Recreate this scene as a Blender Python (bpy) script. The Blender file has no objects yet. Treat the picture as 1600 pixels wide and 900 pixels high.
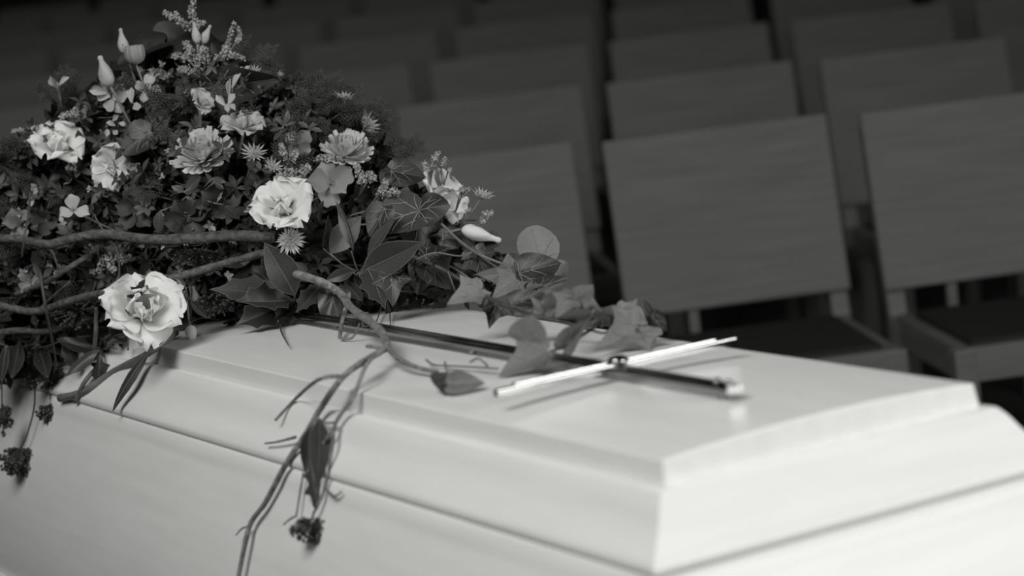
import bpy, bmesh, math, random
from mathutils import Vector, Matrix
random.seed(7)
PI = math.pi
scn = bpy.context.scene
col = scn.collection

# ------------------------------------------------------------------ camera
FPX = 3778.0                                   # 85 mm on a 36 mm wide frame, 1600 px
CAM = Vector((1.6859, -1.0565, 0.4388))        # z = 0 is the level of the coffin lid's top edge
YAW, PITCH, ROLL = math.radians(-61.03), math.radians(7.98), math.radians(6.88)
_f = Vector((math.sin(YAW) * math.cos(PITCH), math.cos(YAW) * math.cos(PITCH), -math.sin(PITCH)))
_r = Vector((math.cos(YAW), -math.sin(YAW), 0))
_d = _f.cross(_r)
RIGHT = (math.cos(ROLL) * _r + math.sin(ROLL) * _d).normalized()
UP = -(-math.sin(ROLL) * _r + math.cos(ROLL) * _d).normalized()
FWD = _f.normalized()
cd = bpy.data.cameras.new('camera')
cam = bpy.data.objects.new('camera', cd)
col.objects.link(cam)
cam.matrix_world = Matrix((RIGHT, UP, -FWD)).transposed().to_4x4()
cam.location = CAM
cd.sensor_width = 36.0
cd.lens = FPX / 1600 * 36
cd.clip_start = .05
cd.clip_end = 60
cd.dof.use_dof = True
cd.dof.focus_distance = 2.96
cd.dof.aperture_fstop = 3.5
scn.camera = cam

# ------------------------------------------------------------------ world, lights, exposure
vs = scn.view_settings
vs.view_transform = 'Standard'
vs.look = 'None'
vs.gamma = 1
vs.exposure = 0.0
vs.use_curve_mapping = False
w = bpy.data.worlds.new('world')
scn.world = w
w.use_nodes = True
w.node_tree.nodes['Background'].inputs[0].default_value = (.5, .5, .49, 1)
w.node_tree.nodes['Background'].inputs[1].default_value = .06

def area(name, loc, target, sx, sy, watts):
    l = bpy.data.lights.new(name, 'AREA')
    l.shape = 'RECTANGLE'; l.size = sx; l.size_y = sy; l.energy = watts
    l.color = (1, 1, .975)
    o = bpy.data.objects.new(name, l)
    col.objects.link(o)
    o.location = loc
    o.rotation_euler = (Vector(target) - Vector(loc)).to_track_quat('-Z', 'Y').to_euler()
    return o
wl = area('window_light_right', (2.9, 1.75, .8), (-.1, .0, -.1), 1.9, 1.2, 31)
wl.data.spread = math.radians(105)
area('window_light_near', (.35, -1.75, 2.3), (-.4, 0, -.05), 1.7, 1.4, 74)

# ------------------------------------------------------------------ pixel <-> world helpers
def ray(px, py):
    return FWD + RIGHT * ((px - 800) / FPX) - UP * ((py - 450) / FPX)
def P(px, py, d):
    return CAM + ray(px, py) * d
def onz(px, py, z):
    r = ray(px, py)
    return CAM + r * ((z - CAM.z) / r.z)
def ony(px, py, y):
    r = ray(px, py)
    return CAM + r * ((y - CAM.y) / r.y)
def cdir(r, u, t):
    return (RIGHT * r + UP * u - FWD * t).normalized()
W = .34
ARCH = .007
def lid_z(y):
    if y < 0 or y > W: return 0
    return ARCH * (1 - ((y - W / 2) / (W / 2)) ** 2)
def onlid(px, py, h):
    z = h
    for _ in range(6):
        q = onz(px, py, z)
        z = h + lid_z(q.y)
    return onz(px, py, z)
ANCH = [(400, 500, 3.08), (250, 525, 3.06), (680, 478, 3.02), (440, 330, 2.98), (230, 480, 3.02), (600, 400, 2.98),
        (0, 480, 3.18), (0, 300, 3.2), (90, 220, 3.16), (200, 120, 3.14), (300, 20, 3.14), (300, 250, 3.06), (400, 120, 3.11),
        (540, 230, 3.07), (690, 300, 3.05), (840, 380, 2.93), (840, 430, 2.86), (150, 400, 3.12), (60, 600, 3.30),
        (130, 560, 3.18), (0, 700, 3.32), (760, 460, 2.95), (500, 440, 3.0), (330, 400, 3.05)]
def D(px, py):
    s = 0; t = 0
    for x, y, d in ANCH:
        q = 1.0 / ((px - x) ** 2 + (py - y) ** 2 + 400) ** 1.5
        s += q; t += q * d
    return t / s
def B(px, py, off=0.0):
    """a point of the flower spray: pixel ray at the mound's front surface, off metres further back"""
    p = P(px, py, D(px, py) + off)
    k = 0
    while k < 60 and -.01 < p.y < W + .02 and p.z < lid_z(p.y) + .006:
        off -= .01; k += 1
        p = P(px, py, D(px, py) + off)
    return p
def pxm(p):
    """metres per pixel at a point"""
    return (p - CAM).dot(FWD) / FPX

# ------------------------------------------------------------------ materials
def mat(name, g, rough=.6, spec=.4, var=.0, scale=20, stretch=(1, 1, 1), bump=0, metal=0, trans=0, tint=(1, 1, .985), coat=0, detail=4):
    m = bpy.data.materials.new(name)
    m.use_nodes = True
    nt = m.node_tree
    b = nt.nodes['Principled BSDF']
    b.inputs['Roughness'].default_value = rough
    b.inputs['Specular IOR Level'].default_value = spec
    b.inputs['Metallic'].default_value = metal
    b.inputs['Coat Weight'].default_value = coat
    b.inputs['Coat Roughness'].default_value = .25
    b.inputs['Base Color'].default_value = (g * tint[0], g * tint[1], g * tint[2], 1)
    if var or bump:
        tc = nt.nodes.new('ShaderNodeTexCoord')
        mp = nt.nodes.new('ShaderNodeMapping')
        mp.inputs['Scale'].default_value = stretch
        nt.links.new(tc.outputs['Object'], mp.inputs[0])
        n = nt.nodes.new('ShaderNodeTexNoise')
        n.inputs['Scale'].default_value = scale
        n.inputs['Detail'].default_value = detail
        nt.links.new(mp.outputs[0], n.inputs['Vector'])
        if var:
            cr = nt.nodes.new('ShaderNodeValToRGB')
            lo, hi = g * (1 - var), min(1, g * (1 + var))
            cr.color_ramp.elements[0].position = .3
            cr.color_ramp.elements[1].position = .7
            cr.color_ramp.elements[0].color = (lo * tint[0], lo * tint[1], lo * tint[2], 1)
            cr.color_ramp.elements[1].color = (hi * tint[0], hi * tint[1], hi * tint[2], 1)
            nt.links.new(n.outputs['Fac'], cr.inputs[0])
            nt.links.new(cr.outputs[0], b.inputs['Base Color'])
        if bump:
            bp = nt.nodes.new('ShaderNodeBump')
            bp.inputs['Strength'].default_value = bump
            bp.inputs['Distance'].default_value = .004
            nt.links.new(n.outputs['Fac'], bp.inputs['Height'])
            nt.links.new(bp.outputs[0], b.inputs['Normal'])
    if trans:
        tr = nt.nodes.new('ShaderNodeBsdfTranslucent')
        tr.inputs[0].default_value = (g * tint[0], g * tint[1], g * tint[2], 1)
        mx = nt.nodes.new('ShaderNodeMixShader')
        mx.inputs[0].default_value = trans
        out = nt.nodes['Material Output']
        nt.links.new(b.outputs[0], mx.inputs[1])
        nt.links.new(tr.outputs[0], mx.inputs[2])
        nt.links.new(mx.outputs[0], out.inputs[0])
    return m
M = {}
M['lacquer'] = mat('white_stained_wood', .80, .38, .35, .035, 6, (1, 9, 9), .03)
M['lacquer_end'] = mat('white_stained_wood_end_grain', .80, .38, .35, .035, 6, (9, 1, 9), .03)
M['metal'] = mat('polished_metal', .34, .09, .5, metal=1)
M['white'] = mat('white_petal', .84, .6, .2, .06, 60, trans=.25)
M['cream'] = mat('cream_petal', .52, .6, .2, .10, 60, trans=.25)
M['mum'] = mat('chrysanthemum_petal', .70, .6, .2, .06, 60, trans=.25)
M['grey'] = mat('grey_petal', .30, .55, .25, .25, 45, trans=.15)
M['dusk'] = mat('dusky_petal', .07, .55, .25, .30, 45, trans=.1)
M['floret'] = mat('tiny_floret', .42, .6, .2, .25, 200)
M['heart'] = mat('flower_heart', .22, .7, .2, .3, 300)
M['leaf'] = mat('dark_glossy_leaf', .036, .38, .45, .3, 40)
M['leaf_mid'] = mat('mid_leaf', .055, .42, .4, .25, 40)
M['ivy_dark'] = mat('dark_ivy_leaf', .034, .45, .4, .35, 50)
M['ivy_mid'] = mat('mid_ivy_leaf', .15, .5, .35, .2, 40, trans=.1)
M['ivy_pale'] = mat('pale_ivy_leaf', .20, .55, .3, .15, 40, trans=.1)
M['vein'] = mat('pale_leaf_vein', .27, .6, .2)
M['rib'] = mat('leaf_rib', .16, .5, .3)
M['bark'] = mat('twig_bark', .10, .8, .2, .5, 120, (1, 1, 1), 1.0)
M['twig'] = mat('pale_twig', .20, .75, .2, .45, 120, (1, 1, 1), .9)
M['leaf_black'] = mat('blackish_leaf', .018, .5, .3, .3, 40)
M['stem'] = mat('green_stem', .17, .5, .3, .25, 60)
M['stem_dark'] = mat('dark_stem', .07, .5, .3, .3, 60)
M['berry'] = mat('dark_berry', .05, .35, .5, .35, 150)
M['needle'] = mat('needle_foliage', .075, .6, .3, .35, 60)
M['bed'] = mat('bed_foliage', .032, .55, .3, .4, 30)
M['leaflet'] = mat('leaflet', .08, .55, .3, .5, 25)
M['blossom'] = mat('tiny_blossom', .35, .6, .2, .4, 25)
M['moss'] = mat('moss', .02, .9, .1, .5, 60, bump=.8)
M['chair'] = mat('pale_chair_wood', .125, .5, .3, .16, 4, (1.2, 1, 22), .05, detail=6)
M['seat'] = mat('dark_seat_cloth', .02, .85, .2, .2, 150)
M['floor'] = mat('dark_floor', .06, .7, .2, .25, 3)
M['wall'] = mat('dark_wall', .03, .8, .2, .15, 2)

# ------------------------------------------------------------------ mesh helpers
class MB:
    def __init__(s): s.v = []; s.f = []
    def add(s, v, f):
        o = len(s.v); s.v += [tuple(q) for q in v]; s.f += [tuple(i + o for i in q) for q in f]
        return s
    def mesh(s, name, material, smooth=True):
        me = bpy.data.meshes.new(name)
        me.from_pydata(s.v, [], s.f)
        if smooth: me.polygons.foreach_set('use_smooth', [True] * len(me.polygons))
        me.materials.append(material)
        me.update()
        return me
def link(name, me, parent=None, mx=None):
    o = bpy.data.objects.new(name, me)
    col.objects.link(o)
    if parent is not None: o.parent = parent
    if mx is not None: o.matrix_basis = mx
    return o
def tag(o, label=None, cat=None, group=None, kind=None):
    if label: o['label'] = label
    if cat: o['category'] = cat
    if group: o['group'] = group
    if kind: o['kind'] = kind
    return o
def thing(name, label, cat, loc, rot=None, group=None):
    o = bpy.data.objects.new(name, None)
    o.empty_display_size = .02
    col.objects.link(o)
    mx = (rot.to_4x4() if rot is not None else Matrix.Identity(4))
    mx.translation = loc
    o.matrix_basis = mx
    return tag(o, label, cat, group)
def box_vf(x0, x1, y0, y1, z0, z1):
    v = [(x0, y0, z0), (x1, y0, z0), (x1, y1, z0), (x0, y1, z0), (x0, y0, z1), (x1, y0, z1), (x1, y1, z1), (x0, y1, z1)]
    f = [(0, 3, 2, 1), (4, 5, 6, 7), (0, 1, 5, 4), (1, 2, 6, 5), (2, 3, 7, 6), (3, 0, 4, 7)]
    return v, f
def bevel_mesh(name, vf, material, width, seg=2):
    bm = bmesh.new()
    vs_ = [bm.verts.new(q) for q in vf[0]]
    for q in vf[1]: bm.faces.new([vs_[i] for i in q])
    bmesh.ops.bevel(bm, geom=list(bm.edges), offset=width, segments=seg, affect='EDGES', profile=.5)
    me = bpy.data.meshes.new(name)
    bm.to_mesh(me); bm.free()
    me.materials.append(material)
    return me
def cat_rom(pts, n=4):
    pts = [Vector(p) for p in pts]
    if len(pts) < 3: 
        return pts
    out = []
    for i in range(len(pts) - 1):
        p0 = pts[max(i - 1, 0)]; p1 = pts[i]; p2 = pts[i + 1]; p3 = pts[min(i + 2, len(pts) - 1)]
        for k in range(n):
            t = k / n
            out.append(.5 * ((2 * p1) + (p2 - p0) * t + (2 * p0 - 5 * p1 + 4 * p2 - p3) * t * t + (3 * p1 - p0 - 3 * p2 + p3) * t ** 3))
    out.append(pts[-1])
    return out
def tube(pts, r0, r1=None, n=6, knob=0.0):
    if r1 is None: r1 = r0
    pts = [Vector(p) for p in pts]
    m = len(pts)
    v = []; f = []
    nx = None
    for i, p in enumerate(pts):
        t = (pts[min(i + 1, m - 1)] - pts[max(i - 1, 0)])
        t = t.normalized() if t.length > 1e-9 else Vector((0, 0, 1))
        if nx is None:
            nx = t.orthogonal().normalized()
        nx = (nx - t * nx.dot(t))
        nx = nx.normalized() if nx.length > 1e-9 else t.orthogonal().normalized()
        ny = t.cross(nx)
        r = r0 + (r1 - r0) * i / max(1, m - 1)
        if knob: r *= 1 + knob * (random.random() - .4)
        for k in range(n):
            a = 2 * PI * k / n
            v.append(p + nx * (r * math.cos(a)) + ny * (r * math.sin(a)))
    for i in range(m - 1):
        for k in range(n):
            f.append((i * n + k, i * n + (k + 1) % n, (i + 1) * n + (k + 1) % n, (i + 1) * n + k))
    f.append(tuple(reversed(range(n))))
    f.append(tuple((m - 1) * n + k for k in range(n)))
    return v, f
def ico(c, r, sub=1, sq=(1, 1, 1), rot=None):
    key = sub
    if key not in ico.cache:
        bm = bmesh.new()
        if sub == 0: # octahedron
            vv = [bm.verts.new(q) for q in ((1, 0, 0), (-1, 0, 0), (0, 1, 0), (0, -1, 0), (0, 0, 1), (0, 0, -1))]
            for a, b_, c_ in ((0, 2, 4), (2, 1, 4), (1, 3, 4), (3, 0, 4), (2, 0, 5), (1, 2, 5), (3, 1, 5), (0, 3, 5)):
                bm.faces.new((vv[a], vv[b_], vv[c_]))
        else:
            bmesh.ops.create_icosphere(bm, subdivisions=sub, radius=1)
        bm.verts.index_update()
        ico.cache[key] = ([v.co.copy() for v in bm.verts], [tuple(v.index for v in f_.verts) for f_ in bm.faces])
        bm.free()
    V, F = ico.cache[key]
    out = []
    for q in V:
        q = Vector((q.x * r * sq[0], q.y * r * sq[1], q.z * r * sq[2]))
        if rot is not None: q = rot @ q
        out.append(q + c)
    return out, F
ico.cache = {}
def frame(zdir, roll=0.0):
    z = Vector(zdir).normalized()
    x = UP.cross(z)
    if x.length < 1e-3: x = RIGHT.copy()
    x.normalize()
    y = z.cross(x)
    m = Matrix((x, y, z)).transposed()
    return m @ Matrix.Rotation(roll, 3, 'Z')
def rand_rot():
    return Matrix.Rotation(random.random() * 6.28, 3, 'X') @ Matrix.Rotation(random.random() * 6.28, 3, 'Y') @ Matrix.Rotation(random.random() * 6.28, 3, 'Z')

# ------------------------------------------------------------------ the room: raked floor, walls, chairs
GY = Vector((math.sin(YAW), math.cos(YAW), 0))      # level forward
GX = Vector((math.cos(YAW), -math.sin(YAW), 0))     # level right
def G(lat, dep, z=0):
    q = CAM + GX * lat + GY * dep
    return Vector((q.x, q.y, z))
ROW0 = (.2075, 4.70, .044)          # top left corner of the front-row chair right of the gap: lateral, depth, height
STEP = (.068, .98, .053)            # from row to row (the floor rises gently towards the back)
CH = .85
slope = STEP[2] / STEP[1]
def floor_z(dep): return ROW0[2] - CH + (dep - ROW0[1]) * slope
mb = MB()
for i in range(1):
    a = [G(-6, 4.0, floor_z(4.0)), G(6, 4.0, floor_z(4.0)), G(6, 16, floor_z(16)), G(-6, 16, floor_z(16))]
    b_ = [G(-6, -3, floor_z(4.0)), G(6, -3, floor_z(4.0))]
    low = [Vector((q.x, q.y, -1.3)) for q in (b_[0], b_[1], a[2], a[3])]
    mb.add(b_ + a + low, [(0, 1, 3, 2), (2, 3, 4, 5), (6, 9, 8, 7), (0, 6, 7, 1), (1, 7, 8, 4, 3), (5, 8, 9, 4) if False else (4, 8, 9, 5), (5, 9, 6, 0, 2)])
tag(link('floor', mb.mesh('floor', M['floor'], False)), kind='structure')
def wall(name, l0, d0, l1, d1, th):
    a = G(l0, d0); b_ = G(l1, d1)
    t = (b_ - a).normalized(); n = Vector((-t.y, t.x, 0)) * th
    v = []
    for z in (-1.3, 3.6):
        for q in (a, b_, b_ + n, a + n): v.append((q.x, q.y, z))
    m = MB().add(v, [(0, 3, 2, 1), (4, 5, 6, 7), (0, 1, 5, 4), (1, 2, 6, 5), (2, 3, 7, 6), (3, 0, 4, 7)])
    tag(link(name, m.mesh(name, M['wall'], False)), kind='structure')
wall('wall_back', -6, 16, 6, 16, .15)
wall('wall_left', -6, -3, -6, 16, .15)

def chair_meshes():
    w2 = .2225
    ms = {}
    ms['back_panel'] = bevel_mesh('back_panel', box_vf(-w2, w2, -.009, .009, -.348, 0), M['chair'], .004)
    ms['seat_pad'] = bevel_mesh('seat_pad', box_vf(-.178, .178, -.19, .19, -.016, .010), M['seat'], .006)
    ms['front_rail'] = bevel_mesh('front_rail', box_vf(-.2, .2, -.014, .014, -.062, .0), M['chair'], .003)
    ms['side_rail'] = bevel_mesh('side_rail', box_vf(-.014, .014, -.2, .2, -.062, .0), M['chair'], .003)
    ms['front_leg'] = bevel_mesh('front_leg', box_vf(-.02, .02, -.02, .02, -.46, 0), M['chair'], .003)
    ms['back_slat'] = bevel_mesh('back_slat', box_vf(-.2, .2, -.008, .008, -.02, .02), M['chair'], .003)
    ms['spindle'] = bevel_mesh('spindle', box_vf(-.010, .010, -.008, .008, -.05, .05), M['chair'], .002)
    # rear post: foot to back-top with a bend at the seat
    prof = [(.235, -.46), (.215, 0.0), (.285, .36)]
    v = []; f = []
    for y, z in prof:
        for dx in (-.017, .017):
            v.append((dx, y - .018, z)); v.append((dx, y + .018, z))
    for i in range(2):
        a = i * 4
        f += [(a, a + 4, a + 5, a + 1), (a + 2, a + 3, a + 7, a + 6), (a, a + 2, a + 6, a + 4), (a + 1, a + 5, a + 7, a + 3)]
    f += [(0, 1, 3, 2), (8, 10, 11, 9)]
    ms['rear_post'] = MB().add(v, f).mesh('rear_post', M['chair'], False)
    return ms
CM = chair_meshes()
def make_chair(label, topleft_lat, topleft_dep, ztop, yaw):
    """front faces local -Y; origin on the floor below the seat centre"""
    R = Matrix((GX, GY, Vector((0, 0, 1)))).transposed() @ Matrix.Rotation(yaw, 3, 'Z')
    tl = Vector((-.2225, .285, CH))
    base = G(topleft_lat, topleft_dep, ztop) - R @ tl
    t = thing('wooden_chair', label, 'chair', base, R, 'rows of wooden chairs behind the coffin')
    S = .46
    T = Matrix.Translation
    link('seat_pad', CM['seat_pad'], t, T((0, -.005, S + .0)))
    link('front_rail', CM['front_rail'], t, T((0, -.207, S)))
    link('rear_rail', CM['front_rail'], t, T((0, .200, S)))
    for s in (-1, 1):
        link('side_rail', CM['side_rail'], t, T((s * .193, -.004, S)))
        link('leg', CM['front_leg'], t, T((s * .196, -.202, S - .002)))
        link('rear_post', CM['rear_post'], t, T((s * .2, 0.02, S)))
    for sx in (-.09,):
        link('spindle', CM['spindle'], t, T((sx, .226, S + .045)))
    tilt = math.atan2(.07, .36)
    link('back_panel', CM['back_panel'], t, T((0, .285, CH)) @ Matrix.Rotation(-tilt, 4, 'X'))
    return t
ROWW = ['front', 'second', 'third', 'fourth', 'fifth', 'sixth', 'seventh', 'eighth']
POSW = ['nearest the right picture edge', 'second from the right edge', 'third from the right edge', 'fourth from the right edge',
        'fifth from the right edge', 'sixth from the right edge', 'seventh from the right edge', 'eighth from the right edge', 'ninth from the right edge']
ra = math.radians(-4)
def to_px(p):
    q = p - CAM
    z = q.dot(FWD)
    return 800 + FPX * q.dot(RIGHT) / z, 450 - FPX * q.dot(UP) / z
for r in range(8):
    l0 = ROW0[0] + STEP[0] * r; d0 = ROW0[1] + STEP[1] * r; z0 = ROW0[2] + STEP[2] * r
    k = 0
    for c in range(6, -8, -1):
        la = l0 + .5 * c * math.cos(ra); da = d0 + .5 * c * math.sin(ra)
        zt = z0 + (da - d0) * slope
        x0, y0 = to_px(G(la, da, zt)); x1, y1 = to_px(G(la + .45, da, zt))
        if x0 > 1590 or x1 < 5 or max(y0, y1) < -45 * (1 if r < 6 else .3): continue
        if r == 0 and x0 < 400: continue      # wholly hidden behind flowers and coffin
        make_chair('wooden chair with dark seat, %s row, %s' % (ROWW[r], POSW[k]), la, da, zt, math.radians(5.0) + random.uniform(-.012, .012))
        k += 1

# ------------------------------------------------------------------ the coffin
LEN = 1.95
coffin = thing('coffin', 'white lacquered wooden coffin with moulded lid under a spray of flowers', 'coffin', Vector((-LEN / 2, W / 2, -.62)))
def cpart(name, me, parent=None):
    return link(name, me, parent or coffin, Matrix.Translation(-Vector((-LEN / 2, W / 2, -.62))))
# arched top panel with slanted edge band
N = 20
v = []; f = []
for x, o in ((0, 0), (-LEN, 0)):
    s = 1 if x == 0 else -1
    for i in range(N + 1):
        y = W * i / N
        v.append((x, y, lid_z(y)))
top = [(i, i + 1, N + 1 + i + 1, N + 1 + i) for i in range(N)]
bp = .0026; bq = -.0225
bv = []
for x, s in ((0, 1), (-LEN, -1)):
    for i in range(N + 1):
        y = -bp + (W + 2 * bp) * i / N
        bv.append((x + s * bp, y, bq))
mb = MB().add(v + bv, [tuple(reversed(q)) for q in top])
n1 = N + 1
mb.f += [(i, 2 * n1 + i, 2 * n1 + i + 1, i + 1) for i in range(N)]
mb.f += [(n1 + i, n1 + i + 1, 3 * n1 + i + 1, 3 * n1 + i) for i in range(N)]
mb.f += [(0, n1, 3 * n1, 2 * n1), (N, 2 * n1 + N, 3 * n1 + N, n1 + N)]
mb.f += [(2 * n1 + i, 3 * n1 + i, 3 * n1 + i + 1, 2 * n1 + i + 1) for i in range(N)]
me = mb.mesh('lid_panel', M['lacquer'], False)
bm = bmesh.new(); bm.from_mesh(me); bmesh.ops.recalc_face_normals(bm, faces=bm.faces); bm.to_mesh(me); bm.free()
lp = cpart('lid_panel', me)
bvm = lp.modifiers.new('bevel', 'BEVEL'); bvm.width = .0018; bvm.segments = 3; bvm.limit_method = 'ANGLE'; bvm.angle_limit = math.radians(40)
def rim(profile):
    """a moulding swept round the rectangle with mitred corners; profile is (offset out, z)"""
    v = []; f = []
    c = [(0, 0, 1, -1), (0, W, 1, 1), (-LEN, W, -1, 1), (-LEN, 0, -1, -1)]
    n = len(profile)
    for k, (x, y, sx, sy) in enumerate(c):
        for o, z in profile: v.append((x + sx * o, y + sy * o, z))
    for k in range(4):
        for i in range(n - 1):
            a = k * n + i; b_ = ((k + 1) % 4) * n + i
            f.append((a, a + 1, b_ + 1, b_))
    return v, f
def smooth_prof(pts, n=4):
    return [(q.x, q.y) for q in cat_rom([Vector((a, b_, 0)) for a, b_ in pts], n)]
prof = [(-.02, -.0222), (.0105, -.0222)] + smooth_prof([(.0125, -.0228), (.0165, -.0270), (.0212, -.0335), (.0255, -.0410), (.0305, -.0485), (.0368, -.0555), (.0435, -.0620), (.0495, -.0680), (.0530, -.0730), (.0535, -.0780), (.0518, -.0809)]) + [(.044, -.0815)]
def split(me_name, vf, base, material_side, material_end):
    me = MB().add(*vf).mesh(me_name, material_side, True)
    me.materials.append(material_end)
    for p in me.polygons:
        if abs(p.normal.x) > abs(p.normal.y): p.material_index = 1
    return me
me = split('lid_moulding', rim(prof), 0, M['lacquer'], M['lacquer_end'])
lm = cpart('lid_moulding', me)
es = lm.modifiers.new('split', 'EDGE_SPLIT'); es.split_angle = math.radians(50)
prof2 = [(.040, -.0818), (.0500, -.0818)] + smooth_prof([(.0515, -.0822), (.0545, -.0860), (.0580, -.0940), (.0605, -.1030), (.0640, -.1120), (.0700, -.1270), (.083, -.162), (.096, -.205), (.106, -.25), (.112, -.30), (.112, -.34)], 3)
me = split('lid_skirt', rim(prof2), 0, M['lacquer'], M['lacquer_end'])
ls = cpart('lid_skirt', me)
es = ls.modifiers.new('split', 'EDGE_SPLIT'); es.split_angle = math.radians(55)
prof3 = [(.09, -.341), (.118, -.341), (.122, -.346), (.122, -.356), (.105, -.366), (.085, -.60), (.100, -.603), (.100, -.62), (-.1, -.62)]
me = split('coffin_body', rim(prof3), 0, M['lacquer'], M['lacquer_end'])
cb = cpart('coffin_body', me)
es = cb.modifiers.new('split', 'EDGE_SPLIT'); es.split_angle = math.radians(30)
# the trolley it stands on
bier = thing('bier_table', 'dark cloth-covered bier carrying the white coffin', 'bier', Vector((-LEN / 2, W / 2, floor_z(4.0))))
hz = -.62 - floor_z(4.0)
link('bier_top', bevel_mesh('bier_top', box_vf(-LEN / 2 - .05, LEN / 2 + .05, -.25, .25, hz - .05, hz - .001), M['seat'], .006), bier)
for sx in (-1, 1):
    for sy in (-1, 1):
        link('bier_leg', bevel_mesh('bier_leg', box_vf(sx * .85 - .03, sx * .85 + .03, sy * .2 - .03, sy * .2 + .03, 0, hz - .05), M['seat'], .004), bier)

# ------------------------------------------------------------------ the metal cross on the lid
CX, CY, HB = -.313, W / 2 - .012, .139
xh = onz(1112, 604, .026).x
xf = -1.145
cz = ARCH + .009
cross = thing('metal_cross', 'polished metal cross mounted on the white coffin lid', 'cross', Vector((CX, CY, ARCH)))
def bar_mesh(name, l0, l1, axis, z0, rib_in, hw=.0088):
    """a flat polished bar along X or Y with a raised half-round rib and rounded edges"""
    def ext(profile, a, b_):
        n = len(profile); v = []; f = []
        for t in (a, b_):
            for p_, z in profile:
                v.append((t, p_, z) if axis == 'x' else (p_, t, z))
        for i in range(n):
            j = (i + 1) % n
            q = (i, j, n + j, n + i)
            f.append(q)
        f.append(tuple(range(n - 1, -1, -1))); f.append(tuple(range(n, 2 * n)))
        return v, f
    m = MB()
    def lens(hw, h0, h1, n=12):
        sp = lambda c: math.copysign(abs(c) ** .4, c)
        top_ = [(hw * sp(math.cos(PI * i / n)), h0 + (h1 - h0) * sp(math.sin(PI * i / n))) for i in range(n + 1)]
        return top_ + [(-hw, h0 - .003), (hw, h0 - .003)]
    m.add(*ext(lens(hw, z0, z0 + .0042), l0, l1))
    m.add(*ext([(a - .0030 if axis == 'y' else a, z) for a, z in lens(.0026, z0 + .002, z0 + .0062)], l0 + rib_in, l1 - rib_in))
    me = m.mesh(name, M['metal'], True)
    return me
o = link('long_bar', bar_mesh('long_bar', xf - CX, xh - CX, 'x', .011, .012), cross)
o.modifiers.new('split', 'EDGE_SPLIT').split_angle = math.radians(50)
o = link('cross_bar', bar_mesh('cross_bar', -HB, HB, 'y', .0145, .022, .0040), cross)
o.modifiers.new('split', 'EDGE_SPLIT').split_angle = math.radians(50)
for x in (xh - CX - .02, -.30, xf - CX + .05):
    link('standoff', MB().add(*tube([(x, 0, -.001), (x, 0, .011)], .004, n=10)).mesh('standoff', M['metal']), cross)
for dx in (.010, .029):  # metal beads added to catch the two glints at the bar's head
    link('glint_bead', MB().add(*ico(Vector((0, 0, 0)), .0045, 2, (1, 1, .8))).mesh('glint_bead', M['metal']), cross, Matrix.Translation((xh - CX - dx, 0, .0165)))
link('boss', MB().add(*ico(Vector((0, 0, 0)), .011, 2, (1, 1, .5))).mesh('boss', M['metal']), cross, Matrix.Translation((0, 0, .0205)))

# ================================================================== flowers and greenery
GF = 'flowers of the coffin spray'
GL = 'greenery of the coffin spray'
HUB = P(330, 400, 3.18)                     # where the stems of the spray run together
BED = {}
# ---------------------------------------------------------------- petals
def petal_mesh(name, material, L=1.0, Wd=.5, base=.12, round_=5.0, bend=(.0, .0), cup=.25, ruf=.0, rk=3, nu=9, nv=7, point=0.0, seed=0):
    rnd = random.Random(seed)
    ph = rnd.random() * 6
    v = []; f = []
    y = 0.0; z = 0.0
    for i in range(nu + 1):
        t = i / nu
        ang = bend[0] * t + bend[1] * t * t
        if i:
            y += math.cos(ang) * L / nu; z += math.sin(ang) * L / nu
        wv = Wd * (base + (1 - base) * math.sin(min(1, t * 1.25) * PI / 2) ** 1.3) * max(0.0, 1 - t ** round_) ** .5
        if point: wv *= (1 - point * t * t)
        if i == nu: wv = max(wv, Wd * (.28 if not point else .04))
        for j in range(nv + 1):
            s = 2 * j / nv - 1
            edge = (abs(s) ** 2) * .5 + t ** 3
            zz = z + cup * wv * s * s + ruf * L * edge * math.sin(rk * s * 2 + ph + t * 2.0) + .25 * ruf * L * edge * math.sin(9 * s + ph * 2)
            yy = y - .10 * L * s * s * (t ** 4) + .35 * ruf * L * t ** 4 * math.sin(7 * s + ph)
            v.append((wv * s, yy, zz))
    n = nv + 1
    for i in range(nu):
        for j in range(nv):
            f.append((i * n + j, i * n + j + 1, (i + 1) * n + j + 1, (i + 1) * n + j))
    return MB().add(v, f).mesh(name, material)
def pm(phi, tilt, s=1.0, z=0.0, r=0.0, tw=0.0):
    return Matrix.Rotation(phi, 4, 'Z') @ Matrix.Translation((0, r, z)) @ Matrix.Rotation(tilt, 4, 'X') @ Matrix.Rotation(tw, 4, 'Y') @ Matrix.Diagonal((s, s, s, 1))
def stem_to_hub(t, p, r=.0018, material='stem', hub=None, length=1.0):
    """a stem part from the flower's base down into the spray"""
    h = hub if hub is not None else HUB
    q = p.lerp(h, .75 * length)
    mid = p.lerp(q, .5) + Vector((0, 0, -.01))
    inv = t.matrix_basis.inverted()
    pts = [inv @ a for a in cat_rom([p, mid, q], 4)]
    return link('stem', MB().add(*tube(pts, r, r * 1.1, 6)).mesh('stem', M[material]), t)

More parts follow.
